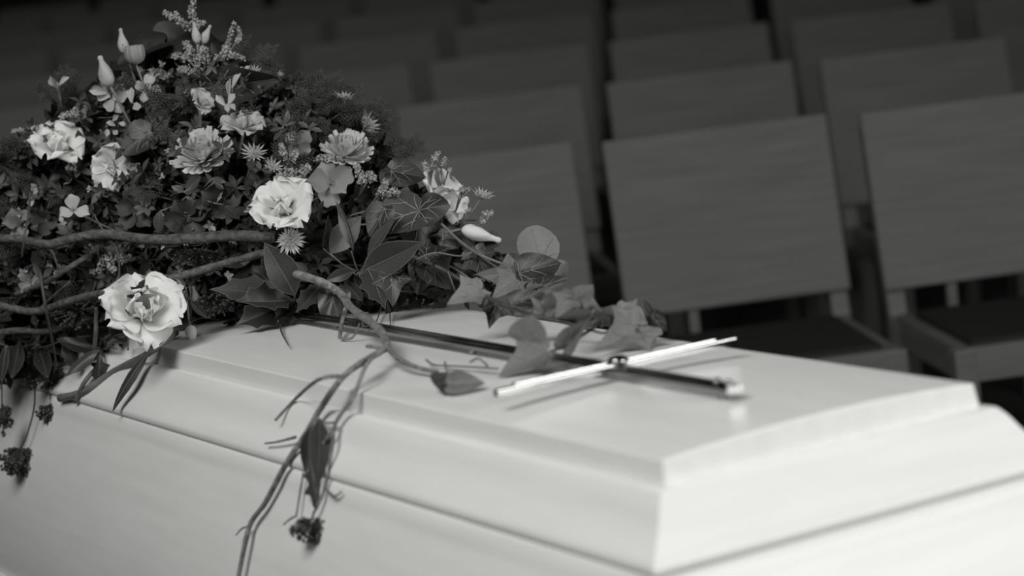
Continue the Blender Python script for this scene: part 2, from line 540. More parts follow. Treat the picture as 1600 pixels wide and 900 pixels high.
RUF = {m: [petal_mesh('ruffled_petal', M[m], 1, .60, .22, 9, (.35, -.95), .22, .10, 3, 12, 11, seed=k) for k in range(4)] for m in ('white', 'cream')}
RUFI = {m: [petal_mesh('inner_petal', M[m], 1, .56, .22, 9, (.3, .45), .45, .09, 3, 10, 10, seed=10 + k) for k in range(3)] for m in ('white', 'cream')}
CALYX = petal_mesh('sepal', M['stem'], 1, .10, .4, 3, (.3, -.5), .2, 0, 3, 5, 2, point=.8)
HEART = MB().add(*ico(Vector((0, 0, .5)), .5, 2, (.45, .45, 1.0))).mesh('pistil', M['heart'])
def lisianthus(label, px, py, rpx, face, roll=0, off=0, m='white', outer=5, tilt=(32, 50), inner=4, itilt=(62, 80), hub=None, isc=1.0):
    p0 = B(px, py, off)
    R = rpx * pxm(p0)
    rot = frame(cdir(*face), roll)
    p = p0 - rot.col[2] * R * .55
    t = thing('lisianthus_flower', label, 'flower', p, rot, GF)
    for k in range(outer):
        a = 2 * PI * k / outer + random.uniform(-.2, .2)
        tl = math.radians(random.uniform(*tilt))
        s = R * 1.28 * random.uniform(.9, 1.1)
        link('petal', random.choice(RUF[m]), t, pm(a, tl, s, 0, R * .05))
    for k in range(inner):
        a = 2 * PI * (k + .5) / inner + random.uniform(-.3, .3)
        tl = math.radians(random.uniform(*itilt))
        link('inner_petal', random.choice(RUFI[m]), t, pm(a, tl, R * .92 * isc * random.uniform(.85, 1.1), R * .05, R * .04))
    link('pistil', HEART, t, Matrix.Translation((0, 0, R * .1)) @ Matrix.Diagonal((R * .3, R * .3, R * .5, 1)))
    for k in range(5):
        link('sepal', CALYX, t, pm(2 * PI * k / 5, math.radians(50), R * .75, -R * .05, R * .02))
    stem_to_hub(t, p, .002, hub=hub)
    return t
BUDS = {m: [petal_mesh('bud_petal', M[m], 1, .28, .35, 3.2, (.35, -.25), .55, .02, 2, 9, 5, point=.55, seed=30 + k) for k in range(3)] for m in ('white', 'cream', 'grey')}
VASE = [(0, .30), (.06, .62), (.16, .90), (.30, 1.0), (.45, .92), (.60, .68), (.74, .44), (.84, .34), (.92, .37), (.97, .33), (1.0, .12)]
CUP = [(0, .14), (.06, .42), (.2, .78), (.42, .97), (.65, 1.0), (.85, .95), (1.0, .84), (.97, .76), (.7, .86), (.4, .74)]
def lathe_bud(prof, ribs, amp, twist, material, n=20):
    v = []; f = []
    for t, r in prof:
        for k in range(n):
            a = 2 * PI * k / n
            rr = r * (1 + amp * math.sin(ribs * a + twist * t))
            v.append((rr * math.cos(a), rr * math.sin(a), t))
    for i in range(len(prof) - 1):
        for k in range(n):
            f.append((i * n + k, i * n + (k + 1) % n, (i + 1) * n + (k + 1) % n, (i + 1) * n + k))
    f.append(tuple(reversed(range(n)))); f.append(tuple((len(prof) - 1) * n + k for k in range(n)))
    return MB().add(v, f).mesh('closed_petals', M[material])
BODY = {}
def bud(label, base_px, tip_px, width, m='cream', n=5, open_=0, name='flower_bud', off=0, calyx=True, hub=None, cup=False):
    a = B(*base_px, off)
    b = P(tip_px[0], tip_px[1], (a - CAM).dot(FWD) - .004)
    L = (b - a).length
    rot = frame(b - a, random.random() * 6)
    t = thing(name, label, 'flower bud', a, rot, GF)
    r = width * pxm(a) * .5
    key = (m, cup)
    if key not in BODY: BODY[key] = lathe_bud(CUP, 11, .07, 0, m, 44) if cup else lathe_bud(VASE, 3, .09, 5, m)
    link('closed_petals', BODY[key], t, Matrix.Diagonal((r, r, L, 1)))
    if calyx:
        for k in range(4):
            link('sepal', CALYX, t, pm(2 * PI * k / 4 + .4, math.radians(74), L * .5, -.001, r * .5))
    stem_to_hub(t, a, .0016, hub=hub)
    return t
def many_petal_mesh(name, material, rings, seed=0):
    """chrysanthemum or daisy petals: rings of (count, length, width, tilt deg, bend, radius, z)"""
    rnd = random.Random(seed)
    mb = MB()
    for cnt, L, wd, tl, bend, r, z in rings:
        for k in range(cnt):
            a = 2 * PI * (k + rnd.random() * .5) / cnt
            T = Matrix.Rotation(a, 4, 'Z') @ Matrix.Translation((0, r, z)) @ Matrix.Rotation(math.radians(tl + rnd.uniform(-7, 7)), 4, 'X') @ Matrix.Rotation(rnd.uniform(-.2, .2), 4, 'Y')
            ll = L * rnd.uniform(.88, 1.1)
            v = []; f = []
            y = zz = 0
            n = 4
            for i in range(n + 1):
                t = i / n
                if i:
                    y += math.cos(bend * t) * ll / n; zz += math.sin(bend * t) * ll / n
                wv = wd * (.4, .75, 1, 1.05, .72)[i]
                for s in (-1, 0, 1):
                    v.append(T @ Vector((wv * s, y, zz + .35 * wv * abs(s))))
            for i in range(n):
                for j in range(2):
                    f.append((i * 3 + j, i * 3 + j + 1, i * 3 + j + 4, i * 3 + j + 3))
            mb.add(v, f)
    return mb.mesh(name, material)
CHR_O = many_petal_mesh('outer_petals', M['mum'], [(22, 1.0, .13, 6, .35, .05, 0), (21, .97, .125, 22, .4, .05, .03)], 1)
CHR_M = many_petal_mesh('middle_petals', M['mum'], [(18, .90, .12, 38, .5, .04, .05), (16, .80, .115, 52, .6, .04, .07)], 2)
CHR_I = many_petal_mesh('inner_petals', M['mum'], [(13, .68, .105, 66, .7, .03, .09), (9, .56, .10, 80, .8, .02, .10)], 3)
def chrysanthemum(label, px, py, rpx, face, roll=0, off=0):
    p0 = B(px, py, off); R = rpx * pxm(p0)
    rot = frame(cdir(*face), roll)
    p = p0 - rot.col[2] * R * .2
    t = thing('chrysanthemum', label, 'flower', p, rot, GF)
    S = Matrix.Diagonal((R, R, R, 1))
    for n, me in (('outer_petals', CHR_O), ('middle_petals', CHR_M), ('inner_petals', CHR_I)):
        tag(link(n, me, t, S), kind='stuff')
    link('calyx', MB().add(*ico(Vector((0, 0, -.08)), .3, 2, (1, 1, .5))).mesh('calyx', M['stem']), t, S)
    stem_to_hub(t, p, .0022)
    return t
AST_P = [petal_mesh('bract', M['cream'], 1, .115, .4, 2.6, (.25, .1), .25, 0, 3, 5, 2, point=.75, seed=40), petal_mesh('bract', M['cream'], .92, .10, .4, 2.6, (.35, -.2), .25, 0, 3, 5, 2, point=.75, seed=41)]
AST_G = [petal_mesh('bract', M['grey'], 1, .15, .4, 2.6, (.25, .1), .25, 0, 3, 5, 2, point=.75, seed=42)]
_rn = random.Random(5)
_m = MB()
for k in range(70):
    u = _rn.random() ** .5 * .42; a = _rn.random() * 6.28; h = .1 + .28 * (1 - (u / .42) ** 2) + _rn.random() * .1
    b_ = Vector((u * math.cos(a), u * math.sin(a), 0)); e = b_ * 1.35 + Vector((0, 0, h))
    _m.add(*tube([b_, e], .012, .012, 3)); _m.add(*ico(e, .04, 0))
AST_H = _m.mesh('stamens', M['floret'])
def astrantia(label, px, py, rpx, face, n=16, roll=0, off=0, m=0, name='astrantia_flower', tilt=10, hub=None):
    p = B(px, py, off); R = rpx * pxm(p)
    rot = frame(cdir(*face), roll)
    t = thing(name, label, 'flower', p, rot, GF)
    for k in range(n):
        me = AST_G[0] if m else AST_P[k % 2]
        link('bract', me, t, pm(2 * PI * k / n + random.uniform(-.06, .06), math.radians(tilt + random.uniform(-8, 8)), R * random.uniform(.9, 1.08), 0, R * .06))
    tag(link('stamens', AST_H, t, Matrix.Diagonal((R, R, R, 1))), kind='stuff')
    stem_to_hub(t, p, .0013, hub=hub)
    return t
RND = {m: [petal_mesh('round_petal', M[m], 1, .50, .25, 5, (.9, -1.1), .38, .04, 2, 9, 7, seed=60 + k) for k in range(3)] for m in ('grey', 'dusk', 'cream', 'white')}
def hellebore(label, px, py, rpx, face, m='grey', n=5, roll=0, off=0, tilt=(8, 42), name='hellebore_flower', hub=None):
    p0 = B(px, py, off); R = rpx * pxm(p0)
    rot = frame(cdir(*face), roll)
    p = p0 - rot.col[2] * R * .25
    t = thing(name, label, 'flower', p, rot, GF)
    for k in range(n):
        link('petal', RND[m][k % 3], t, pm(2 * PI * k / n + random.uniform(-.12, .12), math.radians(random.uniform(*tilt)), R * random.uniform(.88, 1.12), (k % 2) * R * .06, R * .05, random.uniform(-.38, .38)))
    st = link('stamens', AST_H, t, Matrix.Diagonal((R * .45, R * .45, R * .6, 1)))
    tag(st, kind='stuff')
    stem_to_hub(t, p, .0016, hub=hub)
    return t
# small tubular white flowers (several on one stalk)
def freesia(label, base_px, petals, m='cream', off=0, name='freesia_sprig'):
    """petals: (base px, tip px, width px)"""
    a = B(*base_px, off + .02)
    t = thing(name, label, 'flower', a, None, GF)
    inv = -a
    for (b0, b1, wd) in petals:
        q0 = B(*b0, off); q1 = P(b1[0], b1[1], (q0 - CAM).dot(FWD) + random.uniform(-.012, .004))
        y = (q1 - q0); L = y.length; y.normalize()
        z = (-FWD + UP * .3 + RIGHT * random.uniform(-.4, .4)); z = (z - y * z.dot(y)).normalized(); x = y.cross(z)
        s = wd * 1.3 * pxm(q0) / .50
        mx = Matrix((x * s, y * L / .95, z * L)).transposed().to_4x4(); mx.translation = q0 + inv
        link('petal', RND[m][random.randrange(3)], t, mx)
        pts = cat_rom([q0 + inv, (q0.lerp(a, .5) + Vector((0, 0, -.004))) + inv, Vector((0, 0, 0))], 3)
        link('stalk', MB().add(*tube(pts, .0010, .0012, 5)).mesh('stalk', M['stem']), t)
    return t
# sprays of tiny florets (goldenrod-like)
def floret_cluster(mb, c, n, rad, size, rnd, updir):
    for _ in range(n):
        d = Vector((rnd.gauss(0, 1), rnd.gauss(0, 1), rnd.gauss(0, 1))); d.normalize()
        q = c + d * rad * rnd.random() ** .4
        r = size * rnd.uniform(.6, 1.15)
        rot = frame(d + updir * .5, rnd.random() * 6)
        mb.add(*ico(q, r * .55, 0, (1, 1, 1.5), rot))
        v = []; f = []
        for k in range(4):
            a = k * PI / 2
            e1 = rot @ Vector((math.cos(a) * r * 1.1, math.sin(a) * r * 1.1, r * .7)); e2 = rot @ Vector((math.cos(a + .5) * r * .6, math.sin(a + .5) * r * .6, r * .3)); e3 = rot @ Vector((math.cos(a - .5) * r * .6, math.sin(a - .5) * r * .6, r * .3))
            o = len(v); v += [q, q + e3, q + e1, q + e2]; f.append((o, o + 1, o + 2, o + 3))
        mb.add(v, f)
def spray(label, base_px, branches, off=0, m='floret', dens=1.0, sz=2.6, name='goldenrod_sprig', cat='flower sprig', fr=.45):
    """branches: list of pixel polylines starting near the base; florets crowd the outer part; each entry (pts, cluster radius px)"""
    a = B(*base_px, off + .02)
    t = thing(name, label, cat, a, None, GF)
    rnd = random.Random(label)
    mb = MB(); st = MB()
    for pts, rp in branches:
        w_ = [a - a] + [P(x, y, (a - CAM).dot(FWD) - .02 + rnd.uniform(-.012, .012)) - a for x, y in pts]
        c = cat_rom(w_, 6)
        st.add(*tube(c, .0012, .0007, 5))
        k0 = int(len(c) * fr)
        s = pxm(a)
        for i in range(k0, len(c)):
            u = (i - k0) / max(1, len(c) - 1 - k0)
            floret_cluster(mb, c[i], max(2, int(dens * 9)), rp * s * (1.15 - .5 * u), sz * s, rnd, UP)
    link('stalk', st.mesh('stalk', M['stem']), t)
    tag(link('florets', mb.mesh('florets', M[m]), t), kind='stuff')
    pts = [Vector((0, 0, 0)), (HUB - a) * .4]
    link('stem', MB().add(*tube(pts, .0014, .0016, 5)).mesh('stem', M['stem']), t)
    return t
# ---------------------------------------------------------------- leaves
OUT = {
    'ivy': [(0, .0), (.07, -.09), (.17, -.13), (.29, -.12), (.40, -.06), (.38, .05), (.40, .14), (.50, .24), (.63, .36), (.50, .41), (.37, .46), (.28, .54), (.21, .68), (.12, .86), (0, 1.05)],
    'heart': [(0, 0), (.08, -.08), (.20, -.12), (.34, -.08), (.46, .04), (.52, .20), (.50, .38), (.42, .56), (.30, .74), (.15, .92), (0, 1.03)],
    'ellip': [(0, 0), (.04, .05), (.12, .16), (.19, .30), (.22, .45), (.21, .60), (.16, .76), (.08, .92), (0, 1.05)],
    'holly': [(0, 0), (.05, .05), (.13, .12), (.25, .18), (.22, .30), (.23, .40), (.33, .50), (.25, .60), (.21, .70), (.23, .82), (.12, .88), (.05, .98), (0, 1.12)],
    'round': [(0, .0), (.08, -.07), (.22, -.10), (.36, -.02), (.47, .14), (.52, .34), (.49, .55), (.40, .74), (.26, .89), (.12, .97), (0, .99)],
    'blade': [(0, 0), (.035, .06), (.065, .2), (.08, .4), (.07, .6), (.045, .8), (.02, .93), (0, 1)],
    'cut': [(0, 0), (.06, .1), (.10, .22), (.28, .26), (.16, .36), (.14, .46), (.30, .60), (.15, .66), (.11, .76), (.12, .86), (0, 1.05)],
}
VEIN = {'ivy': [((0, 0), (0, .98)), ((0, .02), (.55, .35)), ((0, .02), (-.55, .35)), ((0, .01), (.34, -.06)), ((0, .01), (-.34, -.06)), ((0, .35), (.2, .58)), ((0, .35), (-.2, .58)), ((.22, .16), (.36, .10)), ((-.22, .16), (-.36, .10)), ((.2, .14), (.27, .36)), ((-.2, .14), (-.27, .36))],
        'heart': [((0, 0), (0, .96)), ((0, .02), (.42, .34)), ((0, .02), (-.42, .34)), ((0, .01), (.36, -.02)), ((0, .01), (-.36, -.02)), ((0, .32), (.27, .66)), ((0, .32), (-.27, .66)), ((.2, .17), (.28, .48)), ((-.2, .17), (-.28, .48))],
        'round': [((0, 0), (0, .9)), ((0, .02), (.4, .5)), ((0, .02), (-.4, .5)), ((0, .01), (.4, .12)), ((0, .01), (-.4, .12))]}
def leaf_z(x, y, fold, bend, wave, ph):
    return fold * abs(x) - bend * y * y + wave * math.sin(5 * y + ph) * abs(x) * 1.5 + wave * .6 * math.sin(9 * x + ph)
def leaf_mesh(kind, material, fold=.25, bend=.15, wave=.06, ph=0.0):
    half = OUT[kind]
    o = half + [(-x, y) for x, y in reversed(half[1:-1])]
    # refine
    o2 = []
    for i in range(len(o)):
        a = o[i]; b_ = o[(i + 1) % len(o)]
        o2.append(a); o2.append(((a[0] + b_[0]) / 2, (a[1] + b_[1]) / 2))
    cy = {'ivy': .25, 'heart': .3, 'round': .4}.get(kind, .45)
    v = []; f = []
    n = len(o2)
    thin = kind in ('ellip', 'holly', 'blade', 'cut')
    rings = (.33, .66, 1.0)
    if thin:
        # a spine instead of one centre
        for r in (0, .5, 1.0):
            for x, y in o2:
                v.append((x * r, y, leaf_z(x * r, y, fold, bend, wave, ph)))
        for k in range(2):
            for i in range(n):
                j = (i + 1) % n
                f.append((k * n + i, k * n + j, (k + 1) * n + j, (k + 1) * n + i))
    else:
        v.append((0, cy, leaf_z(0, cy, fold, bend, wave, ph)))
        for r in rings:
            for x, y in o2:
                xx = x * r; yy = cy + (y - cy) * r
                v.append((xx, yy, leaf_z(xx, yy, fold, bend, wave, ph)))
        for i in range(n):
            f.append((0, 1 + i, 1 + (i + 1) % n))
        for k in range(2):
            for i in range(n):
                j = (i + 1) % n
                f.append((1 + k * n + i, 1 + (k + 1) * n + i, 1 + (k + 1) * n + j, 1 + k * n + j))
    me = MB().add(v, f).mesh('leaf', M[material])
    # veins
    vb = MB()
    if kind in VEIN:
        for (x0, y0), (x1, y1) in VEIN[kind]:
            pts = []
            for i in range(6):
                t = i / 5
                x = x0 + (x1 - x0) * t; y = y0 + (y1 - y0) * t + .04 * math.sin(PI * t) * (1 if abs(x1) > .1 else 0)
                pts.append((x, y, leaf_z(x, y, fold, bend, wave, ph) + .010))
            main = abs(x0) < .01
            vb.add(*tube(pts, .013 if main else .009, .005, 4))
        vm = vb.mesh('vein', M['vein'])
    else:
        pts = [(0, t * 1.0, leaf_z(0, t, fold, bend, wave, ph) + .003) for t in [i / 8 for i in range(9)]]
        vb.add(*tube(pts, .010, .004, 4))
        ed = [(x, y, leaf_z(x, y, fold, bend, wave, ph)) for x, y in o2] 
        ed.append(ed[0])
        vb.add(*tube(ed, .0045, .0045, 4))
        vm = vb.mesh('vein', M['rib'])
    return me, vm
LV = {}
def leafset(kind, material):
    key = (kind, material)
    if key not in LV:
        LV[key] = [leaf_mesh(kind, material, *q) for q in ((.22, .12, .05, 0.), (.05, .30, .09, 2.), (.38, -.10, .07, 4.))]
    return LV[key]
def put_leaf(t, q0, q1, kind, material, wide=1.0, roll=0.0, hint=None, var=None, veins=True, name='leaf'):
    """leaf from world point q0 (base) to q1 (tip), blade turned towards the hint direction"""
    y = q1 - q0; L = y.length / 1.03; y.normalize()
    if material == 'leaf_black': veins = False
    z = hint if hint is not None else (-FWD + UP * .35)
    z = (z - y * z.dot(y)).normalized()
    x = y.cross(z)
    m3 = Matrix((x, y, z)).transposed() @ Matrix.Rotation(roll, 3, 'Y')
    mx = m3.to_4x4() @ Matrix.Diagonal((L * wide, L, L, 1))
    mx.translation = q0
    mx = t.matrix_basis.inverted() @ mx
    ls_ = leafset(kind, material)
    me, vm = ls_[var if var is not None else random.randrange(3)]
    o = link(name, me, t, mx)
    if veins: link('vein', vm, o)
    return o
def sprig(name, label, base_px, leaves, off=0, group=GL, cat='leaf sprig', stem='stem', hub=None, stemr=.0013, sp=None):
    """leaves: (x0,y0,x1,y1,kind,material,wide,roll,doff base,doff tip)"""
    a = B(*base_px, off + .015)
    t = thing(name, label, cat, a, None, group)
    for q in leaves:
        x0, y0, x1, y1, kind, material = q[:6]
        wide = q[6] if len(q) > 6 else 1.0
        roll = q[7] if len(q) > 7 else random.uniform(-.4, .4)
        d0 = q[8] if len(q) > 8 else 0.0
        d1 = q[9] if len(q) > 9 else random.uniform(-.02, .01)
        q0 = B(x0, y0, off + d0)
        dd = (q0 - CAM).dot(FWD)
        q1 = P(x1, y1, dd + d1)
        if -.01 < q1.y < W + .01 and q1.z < lid_z(q1.y) + .003:
            q1 = onlid(x1, y1, .004)
        put_leaf(t, q0, q1, kind, material, wide, roll)
        pts = cat_rom([q0 - a, (q0 - a) * .5 + Vector((0, 0, -.004)), Vector((0, 0, 0))], 3)
        link('leaf_stalk', MB().add(*tube(pts, stemr * .8, stemr, 5)).mesh('leaf_stalk', M[stem]), t)
    e = ((hub or HUB) - a) * .35
    if sp: e = B(*sp, off + .02) - a
    link('stem', MB().add(*tube(cat_rom([Vector((0, 0, 0)), e * .5 + Vector((0, 0, .005)), e], 3), stemr, stemr * 1.2, 5)).mesh('stem', M[stem]), t)
    return t

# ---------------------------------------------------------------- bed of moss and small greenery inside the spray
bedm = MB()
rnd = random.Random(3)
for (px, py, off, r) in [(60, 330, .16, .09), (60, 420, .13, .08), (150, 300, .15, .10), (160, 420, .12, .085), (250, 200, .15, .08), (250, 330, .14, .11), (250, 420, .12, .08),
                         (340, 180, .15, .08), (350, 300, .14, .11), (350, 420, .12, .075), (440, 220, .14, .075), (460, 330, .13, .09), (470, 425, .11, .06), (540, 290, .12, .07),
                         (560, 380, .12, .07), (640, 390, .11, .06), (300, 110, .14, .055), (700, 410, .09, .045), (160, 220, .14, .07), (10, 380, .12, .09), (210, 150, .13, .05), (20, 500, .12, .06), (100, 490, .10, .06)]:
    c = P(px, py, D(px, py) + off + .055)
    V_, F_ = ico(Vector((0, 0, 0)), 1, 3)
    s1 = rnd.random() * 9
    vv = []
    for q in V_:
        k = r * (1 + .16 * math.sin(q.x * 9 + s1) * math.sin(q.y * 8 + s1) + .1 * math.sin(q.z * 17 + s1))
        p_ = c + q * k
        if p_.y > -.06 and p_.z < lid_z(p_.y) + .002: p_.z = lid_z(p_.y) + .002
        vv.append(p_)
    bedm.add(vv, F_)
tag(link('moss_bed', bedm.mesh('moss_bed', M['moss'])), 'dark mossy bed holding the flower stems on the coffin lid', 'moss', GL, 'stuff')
POLY = [(0, 240), (40, 205), (85, 180), (140, 150), (180, 140), (205, 105), (255, 100), (330, 85), (385, 110), (450, 125), (520, 165), (588, 205), (600, 270), (690, 320), (740, 370), (800, 410),
        (840, 440), (770, 455), (690, 470), (600, 475), (500, 488), (400, 497), (330, 497), (290, 500), (200, 530), (130, 560), (60, 590), (0, 585)]
def inpoly(x, y):
    c = False
    n = len(POLY)
    for i in range(n):
        x0, y0 = POLY[i]; x1, y1 = POLY[(i + 1) % n]
        if (y0 > y) != (y1 > y) and x < (x1 - x0) * (y - y0) / (y1 - y0) + x0: c = not c
    return c
def rosette(mb, q, n, L, wide, rnd, dirv):
    fr_ = frame(dirv, rnd.random() * 6)
    for k in range(n):
        a = 2 * PI * k / n + rnd.uniform(-.3, .3)
        T = fr_ @ Matrix.Rotation(a, 3, 'Z') @ Matrix.Rotation(rnd.uniform(-.2, .9), 3, 'X')
        l = L * rnd.uniform(.7, 1.2); wd = l * wide
        pts = [(0, 0, 0), (wd, .4 * l, .08 * l), (wd * .85, .7 * l, .04 * l), (0, l, -.06 * l), (-wd * .85, .7 * l, .04 * l), (-wd, .4 * l, .08 * l), (0, .5 * l, -.03 * l)]
        mb.add([q + T @ Vector(c) for c in pts], [(0, 1, 6), (1, 2, 6), (2, 3, 6), (3, 4, 6), (4, 5, 6), (5, 0, 6)])
def filler(name, label, material, n, o0, o1, l0, l1, wide, petals, region):
    fb = MB(); cnt = 0
    while cnt < n:
        x = rnd.uniform(-70, 850); y = rnd.uniform(80, 600)
        if not inpoly(max(1, x), y) or not region(x, y): continue
        cnt += 1
        q = B(x, y, rnd.uniform(o0, o1))
        dv = -FWD + RIGHT * rnd.gauss(0, .7) + UP * rnd.gauss(.4, .7)
        rosette(fb, q, rnd.randint(*petals), rnd.uniform(l0, l1), wide, rnd, dv)
    tag(link(name, fb.mesh(name, M[material])), label, 'foliage', GL, 'stuff')
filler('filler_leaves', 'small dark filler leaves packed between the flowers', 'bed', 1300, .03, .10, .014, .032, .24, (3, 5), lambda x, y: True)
filler('filler_leaflets', 'small mid-grey leaflets in little rosettes among the flowers', 'leaflet', 330, .0, .045, .010, .022, .22, (4, 7), lambda x, y: y < 440 and x < 500)
filler('filler_flowers', 'tiny pale blossoms scattered through the left of the spray', 'blossom', 80, -.005, .03, .005, .010, .30, (4, 5), lambda x, y: x < 420 and y < 440)
# thin twigs lying in the bed
tw = MB()
for _ in range(170):
    x = rnd.uniform(-20, 760); y = rnd.uniform(300, 580) if rnd.random() < .75 else rnd.uniform(140, 400)
    if not inpoly(max(1, x), y): continue
    a_ = rnd.uniform(-.5, .35) if rnd.random() < .7 else rnd.uniform(1.0, 2.1)
    l_ = rnd.uniform(30, 100)
    pts = []
    for k in range(4):
        xx = x + math.cos(a_) * l_ * k / 3 + rnd.uniform(-5, 5); yy = y + math.sin(a_) * l_ * k / 3 + rnd.uniform(-5, 5)
        pts.append(B(min(xx, 790), yy, rnd.uniform(.0, .05)))
    tw.add(*tube(cat_rom(pts, 3), rnd.uniform(.0006, .0018), .0006, 5))
tag(link('fine_twigs', tw.mesh('fine_twigs', M['stem_dark'])), 'fine twigs criss-crossing in the flower spray', 'twigs', GL, 'stuff')
# feathery needle foliage
def needle_fan(mb, q, d, L, side, rnd):
    d = d.normalized(); s = d.cross(side).normalized(); n = s.cross(d)
    mb.add(*tube([q, q + d * L], .0008, .0004, 3))
    for i in range(9):
        t = .12 + .85 * i / 9
        for sg in (-1, 1):
            b0 = q + d * L * t
            l2 = L * .42 * (1 - .55 * t) * rnd.uniform(.7, 1.15)
            dd = (d * .75 + s * sg * .8 + n * rnd.uniform(-.25, .25)).normalized()
            e = b0 + dd * l2
            mb.add(*tube([b0, e], .0009, .0003, 3))
            for k in range(3):
                u = .3 + .25 * k
                c0 = b0.lerp(e, u)
                for s2 in (-1, 1):
                    d3 = (dd * .8 + dd.cross(n) * s2 * .7).normalized()
                    mb.add(*tube([c0, c0 + d3 * l2 * .3], .0007, .0003, 3))
NEED = [(450, 150, .7, .5), (480, 170, 1, .3), (500, 160, 1, .5), (520, 185, 1, .2), (430, 140, .3, 1), (410, 150, .5, .8), (545, 190, .9, .4), (470, 190, .8, -.1), (500, 205, 1, 0), (440, 185, .4, .3), (530, 215, .9, -.2),
        (300, 250, -.4, .6), (270, 190, -.5, .8), (240, 230, -.9, .3), (340, 200, .2, 1), (330, 170, .5, .7), (300, 180, -.3, .9), (270, 280, -.6, -.2), (380, 215, .3, .5),
        (100, 165, -.4, .9), (95, 160, .3, .8), (60, 260, -.8, .5), (30, 250, -.9, .6), (150, 240, -.5, .2), (130, 290, -.6, -.2), (80, 290, -.9, 0), (220, 180, -.3, .8), (40, 320, -.9, .1),
        (60, 380, -.8, -.3), (30, 420, -.9, -.2), (120, 440, -.6, -.5), (560, 225, .8, .5), (600, 240, .9, .2), (395, 130, .4, .9), (365, 110, .2, 1), (430, 260, .5, .2), (360, 270, .1, .5), (255, 150, -.2, 1)]
nb = MB()
for (x, y, dr, du) in NEED:
    for k in range(3):
        q = B(x + rnd.uniform(-12, 12), y + rnd.uniform(-10, 10), .02 + .015 * k)
        d = RIGHT * (dr + rnd.uniform(-.35, .35)) + UP * (du + rnd.uniform(-.35, .35)) - FWD * rnd.uniform(-.2, .5)
        needle_fan(nb, q, d, rnd.uniform(.035, .06), -FWD + UP * rnd.uniform(-.4, .6), rnd)
tag(link('needle_foliage', nb.mesh('needle_foliage', M['needle'])), 'feathery dark conifer greenery between the flowers', 'foliage', GL, 'stuff')

# ---------------------------------------------------------------- open white lisianthus
lisianthus('large open white ruffled flower in the middle of the spray above the thick branch', 441, 322, 46, (-.05, .45, .9), .3, -.02, tilt=(38, 58), inner=4)
lisianthus('large open white flower drooping over the lid edge, lowest of the white blooms', 226, 480, 56, (.25, .5, .8), 1.1, -.075, outer=6, tilt=(22, 48), inner=7, itilt=(46, 70), isc=1.2)
lisianthus('white ruffled flower at the far left of the spray, facing up', 90, 222, 43, (.15, .75, .6), .2, -.01, tilt=(30, 52), inner=4)
lisianthus('white ruffled flower seen from its side at the right shoulder of the spray', 692, 306, 44, (.75, .5, .45), .6, .02, tilt=(35, 60), inner=3)
lisianthus('small half-hidden white flower low behind the twigs, below the leftmost ruffled bloom', 172, 262, 31, (-.3, -.1, 1), .9, 0, tilt=(20, 50), inner=2)
lisianthus('pale ruffled flower half hidden high in the spray right of centre', 382, 190, 31, (.15, .85, .5), .4, -.03, 'cream', tilt=(25, 48), inner=3)
lisianthus('small pale ruffled flower peeping out left of the star-shaped white sprig', 316, 157, 20, (.5, .5, .6), .4, -.025, 'cream', tilt=(30, 50), inner=2)
# ---------------------------------------------------------------- buds
bud('tall pointed white bud rising at the upper left of the spray', (172, 134), (155, 87), 24, off=-.02)
bud('pointed white bud behind the dark leaf, left of the striped bud', (195, 84), (188, 44), 17, off=.005)
bud('slim white bud standing between the topmost goldenrod, left of two', (308, 68), (303, 34), 14, off=-.02)
bud('slim pale bud standing between the topmost goldenrod, right of two', (316, 68), (329, 39), 14, m='cream', off=-.012)
bud('white twisted bud lying on the leaves at the right end of the spray', (722, 358), (783, 376), 24, m='white', off=-.02, name='lisianthus_bud', calyx=False)
bud('striped grey cup-shaped bud under the dark hooded leaf at the top', (213, 101), (209, 71), 31, m='grey', n=7, open_=4, off=-.02, cup=True, name='striped_bud', calyx=False)
bud('small white bud hanging by its stalk over the lid beside the large drooping flower', (297, 508), (303, 539), 19, m='white', off=-.02, hub=P(290, 455, 3.05))
bud('small pale bud just right of the large drooping flower', (310, 478), (301, 447), 13, m='cream', off=-.01, hub=P(330, 470, 3.06))
# ---------------------------------------------------------------- chrysanthemums
chrysanthemum('white chrysanthemum at the upper right of the spray above the grey hellebore', 541, 238, 42, (.1, .72, .65), .2)
chrysanthemum('white chrysanthemum left of centre behind the small daisy', 317, 244, 50, (-.12, .68, .7), .9)
# ---------------------------------------------------------------- astrantia stars
astrantia('small white daisy right of the left chrysanthemum', 397, 241, 25, (.1, .6, .75), 14)
astrantia('dense fringed white daisy hanging just below the middle white flower', 453, 374, 27, (.25, -.25, 1), 30, off=-.035, tilt=16)
astrantia('grey star-shaped flower turned away at the upper right edge of the spray', 571, 197, 28, (.75, .35, .3), 14, m=1, tilt=25, hub=P(535, 225, 3.25))
astrantia('pale star-shaped flower head in front of the chairs, right of the side-facing white flower', 753, 308, 22, (.25, .8, .4), 16, tilt=18, hub=P(680, 370, 3.05))
astrantia('tiny star flower below the pale star head at the right of the spray', 731, 331, 10, (0, .7, .6), 10, tilt=35, hub=P(690, 370, 3.05))
astrantia('flat grey star flower standing above the needles at the upper right', 538, 155, 21, (.1, .9, .3), 14, m=1, tilt=18, hub=P(525, 230, 3.3))
astrantia('small grey star flower behind the goldenrod at the top right slope', 398, 112, 14, (.2, .7, .6), 10, m=1, tilt=25, hub=P(395, 160, 3.3))
astrantia('tiny pale star flower at the end of a twig on the top right slope', 437, 117, 8, (.3, .6, .6), 8, tilt=30, hub=P(425, 160, 3.3))
astrantia('pale star flower half hidden right of the small daisy', 425, 262, 20, (.3, .5, .7), 12, off=.01, tilt=20)
